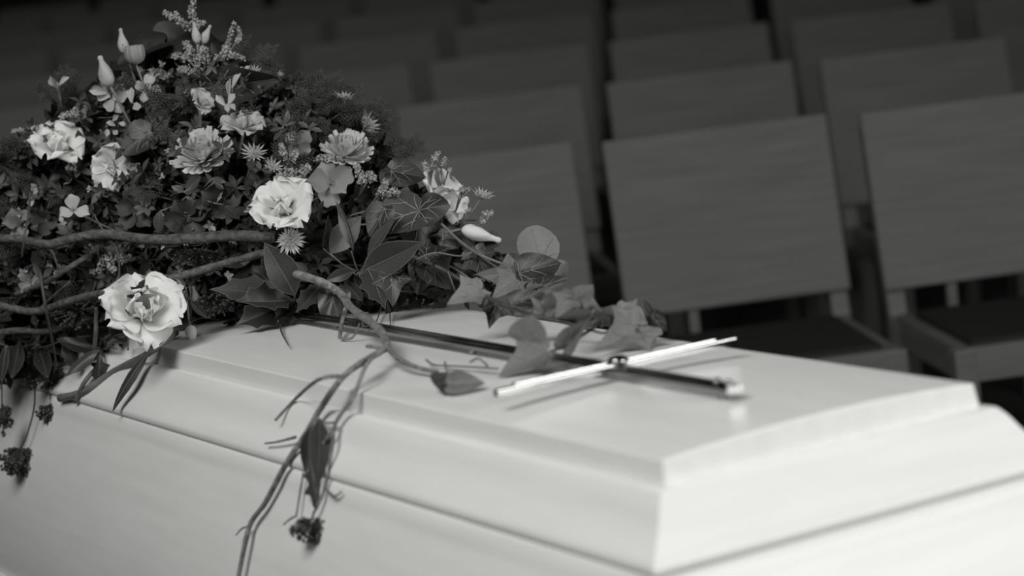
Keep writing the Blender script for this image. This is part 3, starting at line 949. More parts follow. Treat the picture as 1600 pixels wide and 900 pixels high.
# ---------------------------------------------------------------- hellebores and round-petalled grey flowers
hellebore('grey five-petalled hellebore right of the middle white flower', 517, 287, 40, (.1, .1, 1), 'grey', 5, .35, -.015)
hellebore('dusky dark hellebore above the thick branch, left of centre', 212, 328, 38, (-.1, .1, 1), 'dusk', 5, .1)
hellebore('dusky dark flower above the branch, right neighbour of the dark hellebore', 292, 338, 38, (.1, 0, 1), 'dusk', 6, .7)
hellebore('dusky dark flower left of the middle white flower', 347, 312, 36, (.2, .1, .9), 'dusk', 5, 1.2, .01)
hellebore('dusky dark flower tucked under the left chrysanthemum', 318, 280, 30, (.0, .5, .8), 'dusk', 5, .5, .01)
hellebore('grey round-petalled flower behind the goldenrod, above the grey hellebore', 466, 224, 27, (.1, .3, .9), 'grey', 4, .9, .01)
hellebore('pale grey flower with round petals at the left above the thick branch', 114, 328, 25, (0, .2, 1), 'cream', 3, 2.2, -.035, name='hydrangea_flower')
hellebore('grey flower with round petals at the left picture edge above the branch', 27, 348, 30, (.1, .2, 1), 'grey', 4, .3, 0, name='hydrangea_flower')
hellebore('dim grey flower between the two round-petalled flowers at the left', 70, 345, 26, (.2, .0, 1), 'dusk', 4, 1.3, 0)
hellebore('pale grey flower below the left branch, nearest the picture edge', 45, 440, 22, (-.2, .1, 1), 'grey', 3, .6, 0, name='hydrangea_flower')
# ---------------------------------------------------------------- small white tubular flowers
freesia('cluster of small white flowers below the tall pointed bud', (185, 172), [((168, 145), (140, 143), 7), ((168, 142), (158, 130), 7), ((172, 140), (178, 125), 8), ((182, 150), (192, 132), 6), ((176, 152), (200, 150), 12), ((178, 155), (170, 174), 9), ((172, 150), (152, 152), 8), ((184, 158), (190, 176), 8)], 'cream')
freesia('small white flower cluster right of the pointed bud cluster', (232, 165), [((226, 143), (215, 126), 7), ((228, 140), (238, 116), 8), ((232, 138), (252, 144), 6), ((226, 143), (224, 160), 6), ((206, 160), (206, 138), 6), ((212, 160), (216, 172), 6)], 'cream', -.01)
freesia('white star-shaped sprig with upright buds high right of centre', (358, 176), [((358, 152), (361, 124), 4), ((363, 138), (376, 116), 4), ((352, 165), (338, 149), 5), ((357, 163), (367, 147), 5), ((355, 162), (357, 176), 4), ((359, 162), (368, 173), 4)], 'cream', -.03)
freesia('two-pronged white bud sprig sticking out at the upper left', (97, 170), [((90, 137), (79, 119), 6), ((92, 134), (108, 121), 4), ((90, 138), (91, 128), 5)], 'cream')
freesia('small pale bud sprig above the dark veined leaf, left of centre', (180, 205), [((180, 196), (166, 192), 4), ((176, 188), (186, 180), 4), ((186, 192), (196, 196), 4), ((168, 200), (166, 214), 4), ((176, 204), (184, 210), 4)], 'cream')
freesia('small pale petals in the shade right of the drooping twig, far left', (45, 318), [((45, 305), (36, 300), 6), ((50, 303), (58, 292), 6), ((48, 308), (50, 322), 5)], 'cream')
# ---------------------------------------------------------------- goldenrod
spray('tallest pale goldenrod sprig at the top edge of the picture', (310, 66), [([(306, 45), (300, 22), (304, -6)], 7), ([(300, 50), (275, 30), (257, 20)], 6), ([(300, 48), (285, 34), (274, 20)], 5), ([(308, 40), (318, 36)], 6)], dens=1.1)
spray('broad pale goldenrod sprig below the topmost buds', (318, 125), [([(300, 100), (285, 88), (272, 88)], 7), ([(304, 95), (296, 78), (290, 68)], 8), ([(320, 98), (322, 84), (316, 76)], 8), ([(335, 100), (340, 86)], 6), ([(295, 110), (280, 108)], 6), ([(310, 100), (308, 88)], 9)], dens=1.2)
spray('pale goldenrod sprig curving up on the right of the top', (345, 105), [([(352, 88), (358, 62), (366, 36)], 5), ([(352, 88), (364, 86), (380, 92)], 6), ([(350, 85), (352, 74)], 6), ([(366, 70), (374, 56), (372, 44)], 4)], dens=.95)
spray('pale goldenrod sprig left of the top white cluster, above the leftmost bloom', (130, 195), [([(120, 182), (105, 178), (95, 184)], 6), ([(122, 178), (118, 170)], 6), ([(130, 180), (134, 168)], 4)], dens=.9)
spray('goldenrod sprig just above the middle white flower', (470, 305), [([(460, 280), (450, 268), (432, 278)], 9), ([(468, 282), (470, 268), (482, 262)], 10), ([(455, 285), (440, 282)], 8)], dens=1.2)
spray('bright goldenrod sprig between the right chrysanthemum and the hellebore', (520, 275), [([(515, 258), (505, 246), (494, 250)], 7), ([(520, 258), (526, 246), (532, 250)], 7)], dens=1.2)
spray('goldenrod sprig right of the grey hellebore, upper one of two', (560, 310), [([(565, 290), (562, 270), (556, 258)], 7), ([(570, 290), (578, 274), (586, 280)], 8)], dens=1.2)
spray('goldenrod sprig right of the grey hellebore, lower one of two', (572, 330), [([(590, 306), (600, 292), (602, 284)], 7), ([(595, 308), (612, 298), (624, 304)], 7)], dens=1.3)
spray('goldenrod sprig above the side-facing white flower at the right', (690, 300), [([(684, 270), (678, 250), (684, 240)], 6), ([(676, 268), (664, 256), (666, 264)], 5), ([(690, 262), (694, 248)], 5), ([(700, 268), (702, 266)], 4)], dens=.8, off=.01, fr=.55)
spray('small goldenrod tuft right of the side-facing white flower', (712, 330), [([(718, 305), (722, 294)], 6), ([(722, 306), (732, 296)], 5)], dens=.9, fr=.6)
spray('small goldenrod tuft above the lying white bud', (735, 360), [([(750, 345), (758, 336), (768, 332)], 6), ([(752, 348), (756, 346)], 5)], dens=.8, fr=.6, off=-.01)
spray('grey goldenrod sprig hanging below the thick branch on the left', (190, 380), [([(180, 392), (162, 408), (155, 424)], 8), ([(185, 395), (190, 405), (200, 402)], 8), ([(175, 398), (172, 412), (178, 424)], 8)], dens=1.1, off=-.01, sz=2.4)
spray('grey goldenrod sprig below the leftmost white bloom', (118, 280), [([(116, 268), (112, 256), (120, 246)], 6), ([(112, 270), (106, 262)], 5)], dens=1.0)
spray('goldenrod sprig behind the small daisy, right of centre', (455, 262), [([(448, 248), (442, 236), (440, 228)], 7), ([(456, 248), (462, 240)], 7)], dens=1.1)
spray('goldenrod sprig above the small white cluster at the upper left', (228, 130), [([(226, 116), (218, 108)], 5), ([(232, 116), (240, 112), (252, 112)], 6), ([(240, 122), (262, 118)], 7)], dens=.9)
spray('dim goldenrod sprig at the far left edge of the spray', (50, 215), [([(44, 210), (32, 203), (20, 205)], 3), ([(46, 220), (40, 222)], 3)], dens=.5, fr=.6)
# ---------------------------------------------------------------- ivy and glossy leaves
sprig('dark_leaf_sprig', 'big dark leaf hooding the striped bud at the top', (250, 112), [(256, 66, 181, 93, 'heart', 'leaf_black', .8, .5, .015, -.02), (250, 72, 303, 46, 'heart', 'leaf_black', 1.2, -.2, .02, .0), (252, 68, 222, 112, 'heart', 'leaf_black', 1.2, .2, .03, .02), (256, 70, 268, 112, 'heart', 'leaf_black', 1.0, 0, .03, .02)], .0, sp=(262, 120))
sprig('ivy_sprig', 'dark veined ivy leaves under the topmost goldenrod', (330, 150), [(312, 138, 352, 96, 'heart', 'ivy_dark', 1.0, .3, .015), (330, 138, 440, 122, 'heart', 'ivy_dark', .55, .5, .02), (318, 140, 288, 110, 'heart', 'ivy_dark', .8, -.3, .02)], .01)
sprig('ivy_sprig', 'dark ivy leaf with pale branching veins in the upper left middle', (238, 235), [(236, 206, 188, 238, 'heart', 'ivy_dark', 1.1, .2, .0), (236, 206, 268, 168, 'heart', 'ivy_dark', .8, -.2, .01), (238, 208, 250, 258, 'heart', 'ivy_dark', .7, 0, .01)], .005)
sprig('ivy_sprig', 'large dark ivy leaf with pale veins at the right of the spray', (665, 330), [(656, 330, 575, 352, 'heart', 'leaf_mid', 1.0, .25, -.02, -.02), (656, 331, 648, 386, 'heart', 'ivy_dark', 1.2, -.15, -.015, -.02), (656, 331, 694, 316, 'heart', 'ivy_dark', 1.15, -.2, -.02, -.03), (655, 329, 610, 310, 'heart', 'ivy_dark', .8, .1, -.01, 0)], -.005, sp=(690, 360))
sprig('ivy_sprig', 'dark ivy leaf standing behind the goldenrod near the side-facing white flower', (612, 290), [(611, 267, 662, 276, 'heart', 'ivy_dark', .85, .35, .0, -.01), (611, 268, 598, 292, 'heart', 'ivy_dark', .9, .1, .01), (611, 266, 618, 246, 'heart', 'ivy_dark', .8, 0, .02)], 0)
sprig('ivy_sprig', 'dark ivy leaf with a bright midrib left of the large veined leaf', (598, 350), [(602, 325, 578, 372, 'heart', 'ivy_dark', .8, .1, -.02), (600, 328, 560, 330, 'heart', 'ivy_dark', .7, .2, 0)], -.01)
sprig('ivy_sprig', 'dark ivy leaves with fine pale veins below the large leaf at the right', (680, 410), [(664, 402, 704, 388, 'ivy', 'ivy_dark', .9, .1, -.02), (662, 402, 640, 426, 'ivy', 'ivy_dark', .9, 0, -.01), (664, 405, 705, 452, 'heart', 'ivy_dark', .8, .2, -.015), (660, 404, 652, 462, 'heart', 'ivy_dark', .75, -.2, -.01), (690, 372, 742, 372, 'heart', 'leaf_mid', .7, .4, .0)], -.01, sp=(740, 440))
sprig('ivy_sprig', 'pointed ivy leaf with white veins hanging onto the lid, right of the woody twig', (612, 425), [(612, 427, 613, 476, 'ivy', 'ivy_dark', 1.0, .1, -.02, -.02)], -.02)
sprig('leafy_twig', 'glossy pointed leaves fanned out in the centre right of the spray', (560, 425), [(566, 424, 660, 379, 'ellip', 'leaf_mid', 1.0, .3, -.03, -.03), (574, 402, 608, 344, 'ellip', 'leaf_mid', .9, -.5, -.02, -.02), (516, 396, 562, 338, 'ellip', 'leaf_mid', 1.3, .1, -.015, 0), (549, 392, 541, 318, 'ellip', 'leaf_mid', .8, .9, -.02, -.02), (505, 388, 510, 336, 'ellip', 'leaf', .8, .9, -.01, -.01), (575, 420, 600, 472, 'holly', 'leaf', 1.2, -.2, -.03, -.03), (552, 425, 510, 436, 'ellip', 'leaf', 1.1, 0, 0), (590, 395, 640, 405, 'ellip', 'leaf', 1.0, 0, .01)], -.005)
sprig('leafy_twig', 'dark glossy leaves at the foot of the spray, left of the woody twig', (455, 468), [(461, 462, 420, 384, 'ellip', 'leaf', 1.15, .2, -.03, -.04), (448, 466, 342, 444, 'holly', 'leaf_mid', .8, .4, -.02, -.03), (455, 468, 372, 474, 'holly', 'leaf', .9, .1, -.02, -.04), (452, 472, 372, 508, 'holly', 'leaf', 1.0, -.2, -.01, -.03), (455, 474, 455, 500, 'holly', 'leaf', 1.4, 0, -.01, -.02), (440, 456, 392, 416, 'ellip', 'leaf', 1.0, -.3, 0), (460, 470, 430, 500, 'holly', 'leaf', 1.0, 0, 0)], 0)
sprig('leafy_twig', 'broad dark leaf pointing down onto the lid beside the woody twig', (522, 452), [(527, 450, 506, 496, 'heart', 'leaf', .9, .1, -.02, -.025), (500, 446, 466, 486, 'holly', 'leaf', 1.0, 0, 0), (540, 440, 565, 470, 'ellip', 'leaf', 1.2, 0, 0), (480, 455, 490, 490, 'holly', 'leaf', 1.2, 0, .01)], -.005)
sprig('leafy_twig', 'dark leaves behind the thick branch left of the fringed daisy', (395, 420), [(400, 400, 345, 410, 'ellip', 'leaf', 1, 0, .02), (395, 410, 352, 440, 'ellip', 'leaf', 1, 0, .02), (470, 392, 560, 396, 'ellip', 'leaf', .8, 0, .02), (478, 372, 560, 372, 'ellip', 'leaf', .7, 0, .02), (170, 385, 140, 430, 'ellip', 'leaf', 1.3, 0, .01)], .01)
sprig('galax_sprig', 'round pale leaf standing at the right end of the spray', (850, 425), [(846, 410, 830, 348, 'round', 'ivy_pale', 1.0, .1, .0, .015), (866, 425, 868, 372, 'round', 'ivy_mid', .5, .8, .01, .02), (868, 440, 884, 408, 'round', 'ivy_mid', .8, -.2, .0, .01)], .01, sp=(780, 440))
sprig('ivy_sprig', 'dark ivy leaf with white veins below the round pale leaf', (820, 440), [(812, 428, 870, 410, 'heart', 'ivy_dark', .9, .2, -.02, -.02), (810, 432, 770, 462, 'ivy', 'ivy_mid', .9, .1, -.02, -.02), (812, 432, 838, 470, 'ivy', 'ivy_dark', 1.0, 0, -.015, -.02), (812, 430, 745, 420, 'ivy', 'ivy_mid', .9, .2, -.01, 0), (840, 450, 886, 434, 'heart', 'ivy_dark', .6, .2, -.01, -.01), (740, 392, 765, 440, 'ivy', 'leaf_mid', .9, .1, -.01, -.01), (742, 392, 720, 405, 'ivy', 'leaf_mid', .9, .1, -.01, -.01)], -.01, sp=(740, 430))
# blades and torn leaves hanging over the edge on the left
sprig('blade_leaf_sprig', 'long dark blade leaf curling over the lid moulding at the left', (235, 545), [(232, 556, 166, 636, 'blade', 'leaf', 1.2, .2, -.03, -.02)], -.02, hub=P(300, 470, 3.05))
sprig('blade_leaf_sprig', 'cut dark leaf hanging down from the left twigs, beside the blade leaf', (160, 545), [(158, 556, 150, 606, 'cut', 'leaf', 1.3, .1, -.03, -.01), (155, 548, 102, 580, 'ellip', 'leaf_mid', .8, .1, -.03, -.02), (170, 535, 225, 515, 'ellip', 'leaf', .8, .1, -.01, -.01), (90, 530, 148, 548, 'ellip', 'leaf_mid', .7, .3, -.02, -.02), (120, 525, 175, 520, 'ellip', 'leaf', .8, .1, 0, 0)], -.01, hub=P(240, 470, 3.05))
sprig('blade_leaf_sprig', 'dark leaves drooping at the far left below the branches', (40, 545), [(60, 540, 75, 590, 'ellip', 'leaf', 1.2, 0, 0, 0), (30, 535, 20, 590, 'ellip', 'leaf', 1.2, 0, 0, 0), (10, 540, 0, 600, 'blade', 'leaf', 1.5, 0, -.01, 0), (100, 530, 120, 580, 'ellip', 'leaf', 1.0, 0, 0, 0)], -.01, hub=P(60, 440, 3.25))
sprig('cut_leaf_sprig', 'dark cut leaf lying across the large drooping white flower', (200, 540), [(202, 478, 228, 436, 'cut', 'leaf', .8, .1, -.09, -.01), (202, 476, 190, 520, 'blade', 'leaf_mid', 1.0, .3, -.09, .02)], -.0, hub=P(200, 560, 3.1))
sprig('sepal_sprig', 'pointed green sepals right of the large drooping white flower', (296, 470), [(288, 455, 280, 500, 'ellip', 'leaf_mid', .8, .2, -.05, 0), (298, 470, 324, 497, 'ellip', 'leaf_mid', .8, .2, -.03, 0), (290, 450, 276, 430, 'ellip', 'leaf_mid', .9, .2, -.05, 0)], -.0)
sprig('leaf_rosette', 'small pale-edged leaves in front of the left chrysanthemum', (348, 235), [(348, 232, 330, 220, 'ellip', 'leaf_mid', 1, 0, -.03, 0), (348, 232, 362, 218, 'ellip', 'leaf_mid', 1, 0, -.03, 0), (350, 234, 368, 236, 'ellip', 'leaf_mid', 1, 0, -.03, 0), (346, 236, 330, 244, 'ellip', 'leaf_mid', 1, 0, -.03, 0), (350, 238, 358, 254, 'ellip', 'leaf_mid', 1, 0, -.03, 0), (285, 230, 270, 245, 'ellip', 'leaf_mid', 1, 0, -.03, 0), (285, 230, 292, 215, 'ellip', 'leaf_mid', 1, 0, -.03, 0)], -.005)
sprig('leaf_rosette', 'small upright leaves between the pale flower and the grey round petals', (445, 195), [(446, 195, 450, 172, 'ellip', 'leaf_mid', 1, 0, -.01, 0), (444, 195, 432, 185, 'ellip', 'leaf_mid', 1, 0, -.01, 0), (448, 196, 462, 190, 'ellip', 'leaf_mid', 1, 0, -.01, 0), (440, 200, 422, 205, 'ellip', 'leaf_mid', 1, 0, -.01, 0), (440, 205, 428, 220, 'ellip', 'leaf_mid', 1, 0, -.01, 0)], -.005)
sprig('leaf_rosette', 'grey pointed leaves above the dusky flowers in the left middle', (300, 300), [(290, 298, 314, 276, 'ellip', 'leaf_mid', 1.2, 0, -.02, 0), (288, 300, 268, 290, 'ellip', 'leaf_mid', 1.2, 0, -.02, 0), (350, 320, 375, 342, 'ellip', 'leaf_mid', 1.2, 0, -.02, 0), (250, 330, 246, 364, 'ellip', 'leaf_mid', 1.2, 0, -.02, 0), (330, 280, 352, 282, 'ellip', 'leaf_mid', 1.2, 0, -.02, 0), (335, 285, 350, 294, 'ellip', 'leaf_mid', 1.2, 0, -.02, 0)], 0)

# ---------------------------------------------------------------- woody branches
def branch(name, label, pts, r0, r1, forks=(), m='bark', cat='branch', knob=.14, world=None, n=8):
    """pts: pixel polyline with offset (x, y, off) or world vectors"""
    wp = world or [B(x, y, o_) for x, y, o_ in pts]
    a = wp[0]
    t = thing(name, label, cat, a, None, GL)
    s = pxm(a)
    link('main_stem', MB().add(*tube([q - a for q in cat_rom(wp, 6)], r0 * s, r1 * s, n, knob)).mesh('main_stem', M[m]), t)
    for fp, f0, f1 in forks:
        fw = [B(x, y, o_) for x, y, o_ in fp] if not isinstance(fp[0], Vector) else fp
        link('side_twig', MB().add(*tube([q - a for q in cat_rom(fw, 5)], f0 * s, f1 * s, 6, knob)).mesh('side_twig', M[m]), t)
    return t
branch('woody_branch', 'thick bark-covered branch running level across the left of the spray', [(-30, 372, .0), (30, 374, -.03), (75, 382, -.04), (115, 372, -.04), (165, 366, -.045), (230, 374, -.045), (300, 373, -.04), (360, 368, -.03), (425, 372, -.01)], 6.5, 8.5, [([(75, 384, -.04), (85, 400, -.03), (92, 425, -.02)], 2.5, 1.5), ([(165, 366, -.045), (152, 345, -.04), (148, 335, -.03)], 2, 1.2)])
branch('woody_branch', 'long curved branch below the thick one, rising to the right', [(-30, 470, .0), (20, 482, -.03), (60, 486, -.035), (110, 470, -.04), (150, 460, -.04), (190, 454, -.035), (280, 432, -.03), (350, 412, -.03), (425, 392, -.01)], 6, 6, [([(60, 486, -.03), (75, 470, -.03), (110, 440, -.02)], 2.5, 2)])
branch('woody_branch', 'short slanting branch between the two long branches at the left', [(25, 460, .0), (70, 442, -.02), (105, 420, -.02), (140, 398, -.01)], 4.5, 4.5)
branch('woody_branch', 'shaded branch at the lower left picture edge', [(-20, 522, .0), (30, 516, -.02), (70, 518, -.02), (120, 505, .0), (160, 500, .02)], 5, 4)
branch('green_stalk', 'upright green stalk under the large drooping flower', [(150, 480, .0), (150, 515, -.03), (147, 545, -.03)], 3.5, 3.5, m='stem')
branch('woody_branch', 'split slanting stick leaning on the moulding at the far left', [(275, 520, .0), (235, 550, -.03), (180, 580, -.04), (130, 612, -.06), (95, 622, -.06)], 5, 7, [([(150, 575, -.04), (130, 600, -.06), (118, 628, -.07)], 3, 4)], m='stem')
# hanging thin stalks with berry clusters
def berries(label, px, py, rx, ry, n, hang, name='berry_cluster', world=None, rb=3.0, m='berry'):
    c = world or B(px, py, -.03)
    s = pxm(c)
    t = thing(name, label, 'berries', c, None, GL)
    rnd = random.Random(label)
    mb = MB(); st = MB()
    root = hang[-1] - c
    for _ in range(n):
        a = rnd.random() * 6.28; u = rnd.random() ** .5
        q = RIGHT * (rx * s * u * math.cos(a)) + UP * (ry * s * u * math.sin(a)) - FWD * (rx * s * .7 * rnd.uniform(-1, 1) * (1 - u * .6))
        mb.add(*ico(q, rb * s * rnd.uniform(.7, 1.2), 1, (1, 1, rnd.uniform(.9, 1.3)), rand_rot()))
        st.add(*tube([root + (q - root) * .25, q], .0006, .0005, 3))
    tag(link('berry', mb.mesh('berry', M[m]), t), kind='stuff')
    link('berry_stalks', st.mesh('berry_stalks', M['stem_dark']), t)
    link('stalk', MB().add(*tube([q - c for q in cat_rom(hang, 5)], .0013, .0011, 6)).mesh('stalk', M['stem_dark']), t)
    return t
def hp(*pts): return [B(x, y, o_) for x, y, o_ in pts]
berries('flat dark berry cluster hanging below the branches at the left', 80, 592, 44, 15, 120, hp((62, 430, -.03), (72, 490, -.05), (86, 560, -.04), (84, 580, -.03)))
berries('round dark berry cluster hanging lowest left of the blade leaf', 79, 646, 22, 14, 70, hp((76, 598, -.03), (78, 615, -.03), (80, 632, -.03)))
berries('large dark berry cluster at the left picture edge', 28, 722, 36, 22, 150, hp((52, 560, -.02), (54, 630, -.03), (42, 680, -.03), (32, 700, -.03)))
berries('dark berry cluster cut by the left picture edge above the largest one', 4, 655, 15, 26, 70, hp((5, 560, -.02), (3, 600, -.03), (3, 635, -.03)))
berries('loose dark berries in the shade left of the large drooping flower', 120, 495, 40, 20, 110, hp((150, 440, .0), (140, 470, .0), (125, 485, -.01)), rb=2.6)
berries('small dark berries in the shade right of the large drooping flower', 335, 478, 32, 18, 90, hp((360, 430, .02), (350, 450, .01), (340, 465, .0)), rb=2.6)
berries('dark berries deep in the shade below the thick branch, centre left', 310, 400, 45, 14, 100, hp((330, 360, .04), (320, 380, .03), (315, 390, .0)), world=B(310, 402, .0), rb=2.6)
berries('dark berries at the far left under the curved branch', 40, 555, 36, 16, 80, hp((60, 500, .0), (50, 530, -.01), (42, 545, -.02)), rb=2.6)
for k, (lab, pts) in enumerate([('thin dark stalk crossing in front of the thick branch, far left', [(47, 300, -.03), (44, 340, -.06), (38, 370, -.07), (34, 402, -.05)]),
                                ('pair of thin stalks crossing the curved branch at the left', [(63, 425, -.04), (70, 470, -.07), (82, 530, -.07), (88, 570, -.05)]),
                                ('thin curved tendril hanging under the grey goldenrod', [(180, 380, -.04), (186, 410, -.05), (184, 435, -.05), (165, 448, -.05)]),
                                ('thin stalk carrying the small hanging white bud', [(296, 445, -.02), (299, 475, -.03), (297, 508, -.01)])]):
    branch('thin_stalk', lab, pts, 2.0, 1.5, m='stem_dark', cat='stalk', knob=0, n=6)
# ---------------------------------------------------------------- twig leaving the spray and hanging over the near side
SIDE = [(0, .0), (-.0225, .003), (-.0228, .0125), (-.0315, .021), (-.046, .0305), (-.059, .040), (-.0735, .0468), (-.084, .047), (-.11, .060), (-.165, .083), (-.235, .104), (-.30, .112), (-.4, .12)]
def side_y(z):
    for (z0, o0), (z1, o1) in zip(SIDE, SIDE[1:]):
        if z1 <= z <= z0: return -(o0 + (o1 - o0) * (z0 - z) / (z0 - z1))
    return 0 if z > 0 else -.12
def nz(x, y, h=.014):
    h = abs(h)
    q = ony(x, y, -.05)
    for _ in range(12): q = ony(x, y, side_y(q.z) - h)
    return q
tw0 = [B(462, 428, -.03), B(500, 440, -.05), B(530, 457, -.05), onlid(548, 480, .032), onlid(575, 500, .03), onlid(597, 520, .026), onlid(606, 543, .022)]
fk = []
down = [tw0[-1], onlid(580, 558, .022), onlid(537, 588, .018), nz(500, 640, .012), nz(480, 675, .012), nz(447, 725, .012), nz(415, 785, .012), nz(393, 815, .012), nz(383, 850, .012), nz(368, 925, .012)]
fk.append((down, 5, 3.4))
fk.append(([tw0[-1], onlid(625, 562, .016), onlid(655, 575, .010), onlid(683, 581, .007)], 4.2, 3.0))
fk.append(([down[2], onlid(500, 592, .024), nz(465, 620, .012), nz(430, 657, .012)], 3, 2))
d2 = [onlid(588, 552, .022), onlid(570, 575, .022), nz(552, 620, .012), nz(525, 660, .012), nz(519, 700, .012), nz(509, 758, .012), nz(494, 795, .012)]
fk.append((d2, 3, 2))
fk.append(([nz(525, 660, .012), nz(508, 660, .012), nz(492, 650, .012)], 2, 1.5))
fk.append(([nz(525, 664, .012), nz(500, 700, .012), nz(475, 735, .012)], 2.2, 1.6))
fk.append(([nz(474, 738, .012), nz(468, 775, .012), nz(463, 806, .012)], 1.6, 1.4))
fk.append(([nz(462, 683, .012), nz(435, 690, .012), nz(414, 693, .012)], 2.2, 1.3))
fk.append(([nz(508, 763, .012), nz(522, 775, .012), nz(534, 768, .012)], 1.8, 1.2))
fk.append(([nz(391, 822, .012), nz(378, 826, .012), nz(369, 836, .012)], 1.6, 1.0))
fk.append(([nz(463, 806, .012), nz(452, 812, .012), nz(443, 820, .012)], 1.6, 1.0))
fk.append(([onlid(540, 482, .03), onlid(535, 500, .016), onlid(531, 527, .006)], 3.6, 3))
fk.append(([onlid(531, 528, .005), onlid(550, 528, .005), onlid(562, 506, .022)], 2.2, 1.6))
fk.append(([onlid(600, 545, .022), onlid(585, 542, .026), onlid(573, 541, .03)], 3, 2.5))
# curly tendril
cur = []
for k in range(26):
    a_ = k * .75
    cur.append(onlid(572 + 7 * math.cos(a_) + k * .05, 492 + 9 * math.sin(a_) + k * .9, .03 - .0004 * k))
fk.append((cur, .8, .7))
br = branch('forked_twig', 'forked woody twig trailing from the spray over the near side of the coffin', None, 7, 5.5, fk, world=tw0, knob=.18, m='twig')
t = thing('withered_leaf', 'withered dark leaf hanging from the forked twig in front of the moulding', 'leaf', nz(492, 655, .012), None, GL)
put_leaf(t, nz(494, 652, .018), nz(480, 742, .014), 'ellip', 'leaf', .75, .3, var=2)
put_leaf(t, nz(500, 655, .02), nz(500, 748, .02), 'ellip', 'leaf_mid', .8, -.4, var=0)
put_leaf(t, nz(488, 720, .012), nz(490, 795, .012), 'cut', 'leaf_mid', .9, .3, var=1)
hang = [nz(494, 795, .012), nz(490, 802, .012), nz(488, 812, .012)]
berries('dark berry cluster hanging from the forked twig before the coffin side', 485, 828, 32, 20, 110, hang, world=nz(485, 828, .012), rb=3.0)
# ---------------------------------------------------------------- ivy trailing over the lid
vp = [B(622, 392, -.03), B(690, 420, -.045), B(735, 447, -.045), onlid(780, 473, .06), onlid(830, 492, .035), onlid(880, 503, .025), onlid(925, 516, .016)]
a = vp[0]
t = thing('ivy_vine', 'trailing ivy vine lying across the lid towards the cross', 'ivy', a, None, GL)
def vine(pts, r0, r1, name='vine_stem', m='stem_dark'):
    s = pxm(a)
    link(name, MB().add(*tube([q - a for q in cat_rom(pts, 5)], r0 * s, r1 * s, 6, .1)).mesh(name, M[m]), t)
vine(vp, 3.6, 2.6)
vine([B(690, 350, -.05), B(720, 378, -.05), B(750, 398, -.05), B(785, 412, -.03)], 2.4, 2.0, 'vine_stem', 'stem')
vine([B(650, 405, -.045), B(680, 395, -.05), B(718, 400, -.05), B(742, 392, -.045)], 1.4, 1.2, 'vine_stem', 'stem')
vine([B(700, 424, -.045), B(706, 440, -.045), B(711, 454, -.04)], 1.6, 1.2, 'vine_stem', 'stem')
vine([onlid(925, 516, .014), onlid(945, 520, .012), onlid(962, 505, .02), onlid(955, 488, .03), onlid(938, 500, .03), onlid(928, 514, .02)], 2.2, 1.6, 'vine_stem', 'stem')
vine([onlid(925, 514, .018), onlid(900, 530, .02), onlid(870, 546, .016), onlid(850, 552, .012)], 2.2, 2.0, 'vine_stem', 'stem_dark')
vine([onlid(925, 505, .02), onlid(945, 492, .035), onlid(968, 488, .04)], 2.2, 1.8, 'vine_stem', 'stem')
vine([onlid(970, 505, .02), onlid(990, 508, .02), onlid(1005, 512, .018)], 2, 1.5, 'vine_stem', 'stem')
vine([onlid(870, 500, .025), onlid(878, 470, .06), onlid(895, 462, .065)], 2, 1.5, 'vine_stem', 'stem')
vine([onlid(910, 512, .02), onlid(925, 490, .045), onlid(928, 480, .05)], 2, 1.5, 'vine_stem', 'stem')
def vl(x0, y0, h0, x1, y1, h1, kind, m, wide=1.0, roll=0.0, hint=None, var=None):
    q0 = onlid(x0, y0, h0)
    q1 = P(x1, y1, (q0 - CAM).dot(FWD) - .015)
    if -.02 < q1.y < W + .03 and q1.z < lid_z(q1.y) + .004: q1 = onlid(x1, y1, .005)
    put_leaf(t, q0, q1, kind, m, wide, roll, hint, var)
vl(855, 548, .02, 778, 582, .010, 'ivy', 'ivy_mid', .9, .1, -FWD + UP * .9)
vl(822, 530, .045, 832, 498, .065, 'heart', 'ivy_mid', 1.5, .3, -FWD + UP * .2)
vl(880, 546, .015, 918, 506, .03, 'heart', 'ivy_mid', .7, .3, -FWD + UP * .9)
vl(895, 462, .065, 868, 492, .035, 'ivy', 'ivy_mid', 1.0, .2, -FWD + UP * .5)
vl(896, 466, .06, 940, 482, .04, 'ivy', 'ivy_pale', 1.0, -.2, -FWD + UP * .5)
vl(900, 470, .06, 922, 450, .06, 'heart', 'ivy_mid', 1.0, .1, -FWD + UP * .3)
vl(965, 490, .035, 1012, 508, .03, 'ivy', 'ivy_pale', 1.0, .1, -FWD + UP * .7)
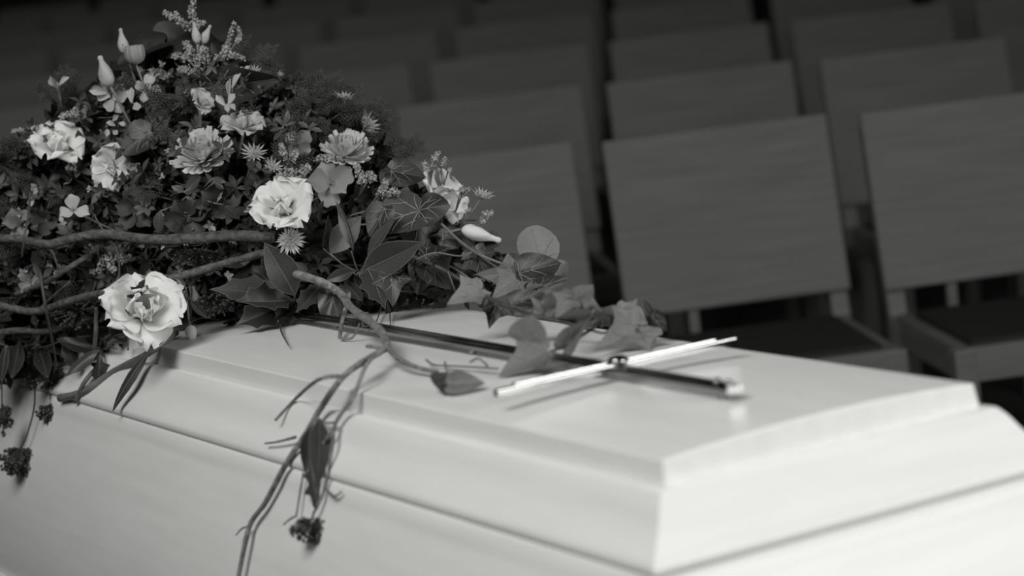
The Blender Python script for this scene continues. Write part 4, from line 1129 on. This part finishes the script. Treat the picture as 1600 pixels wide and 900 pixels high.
vl(1006, 512, .02, 930, 550, .006, 'ivy', 'ivy_pale', .75, -.3, -FWD + UP * 1.2)
vl(1008, 512, .02, 1026, 530, .004, 'heart', 'ivy_pale', .9, -.3, -FWD + UP * .9)
vl(1020, 492, .03, 1036, 518, .008, 'heart', 'ivy_dark', .9, .9, -FWD + UP * .1)
vl(1018, 492, .03, 1006, 466, .05, 'blade', 'ivy_dark', 2.2, .3, -FWD)
vl(752, 452, .06, 700, 470, .035, 'ivy', 'ivy_pale', 1.0, .2, -FWD + UP * .5)
vl(740, 452, .06, 752, 490, .012, 'ivy', 'ivy_pale', .9, -.2, -FWD + UP * .4)
vl(776, 474, .04, 764, 508, .006, 'ivy', 'ivy_dark', .9, .1, -FWD + UP * .3)
vl(800, 478, .045, 845, 458, .06, 'heart', 'ivy_dark', .8, .3, -FWD + UP * .5)
vl(850, 488, .035, 835, 466, .05, 'ivy', 'ivy_mid', .9, .2, -FWD + UP * .3)
vl(850, 488, .035, 878, 478, .04, 'ivy', 'ivy_mid', .9, .2, -FWD + UP * .3)
vl(935, 500, .03, 962, 478, .04, 'ivy', 'ivy_mid', .9, .2, -FWD + UP * .3)
# curled fallen leaf with its stalk on the lid
q0 = onlid(700, 588, .012)
t = thing('curled_leaf', 'curled grey ivy leaf with its thin stalk lying alone on the lid before the cross', 'leaf', onlid(705, 606, 0), None, GL)
put_leaf(t, onlid(706, 588, .012), onlid(696, 612, .005), 'heart', 'leaf_mid', 1.1, .2, -FWD + UP * .2, 0)
put_leaf(t, onlid(702, 602, .010), onlid(756, 596, .010), 'heart', 'ivy_mid', .72, .0, -FWD + UP * .6, 0)
for pts in ([onlid(702, 588, .018), onlid(697, 576, .012), onlid(695, 566, .008)], [onlid(666, 562, .008), onlid(678, 570, .005), onlid(710, 572, .005), onlid(745, 574, .006), onlid(778, 576, .008)], [onlid(735, 566, .012), onlid(748, 560, .02), onlid(762, 572, .01)]):
    link('leaf_stalk', MB().add(*tube([q - t.location for q in cat_rom(pts, 5)], .0012, .0012, 6)).mesh('leaf_stalk', M['stem']), t)
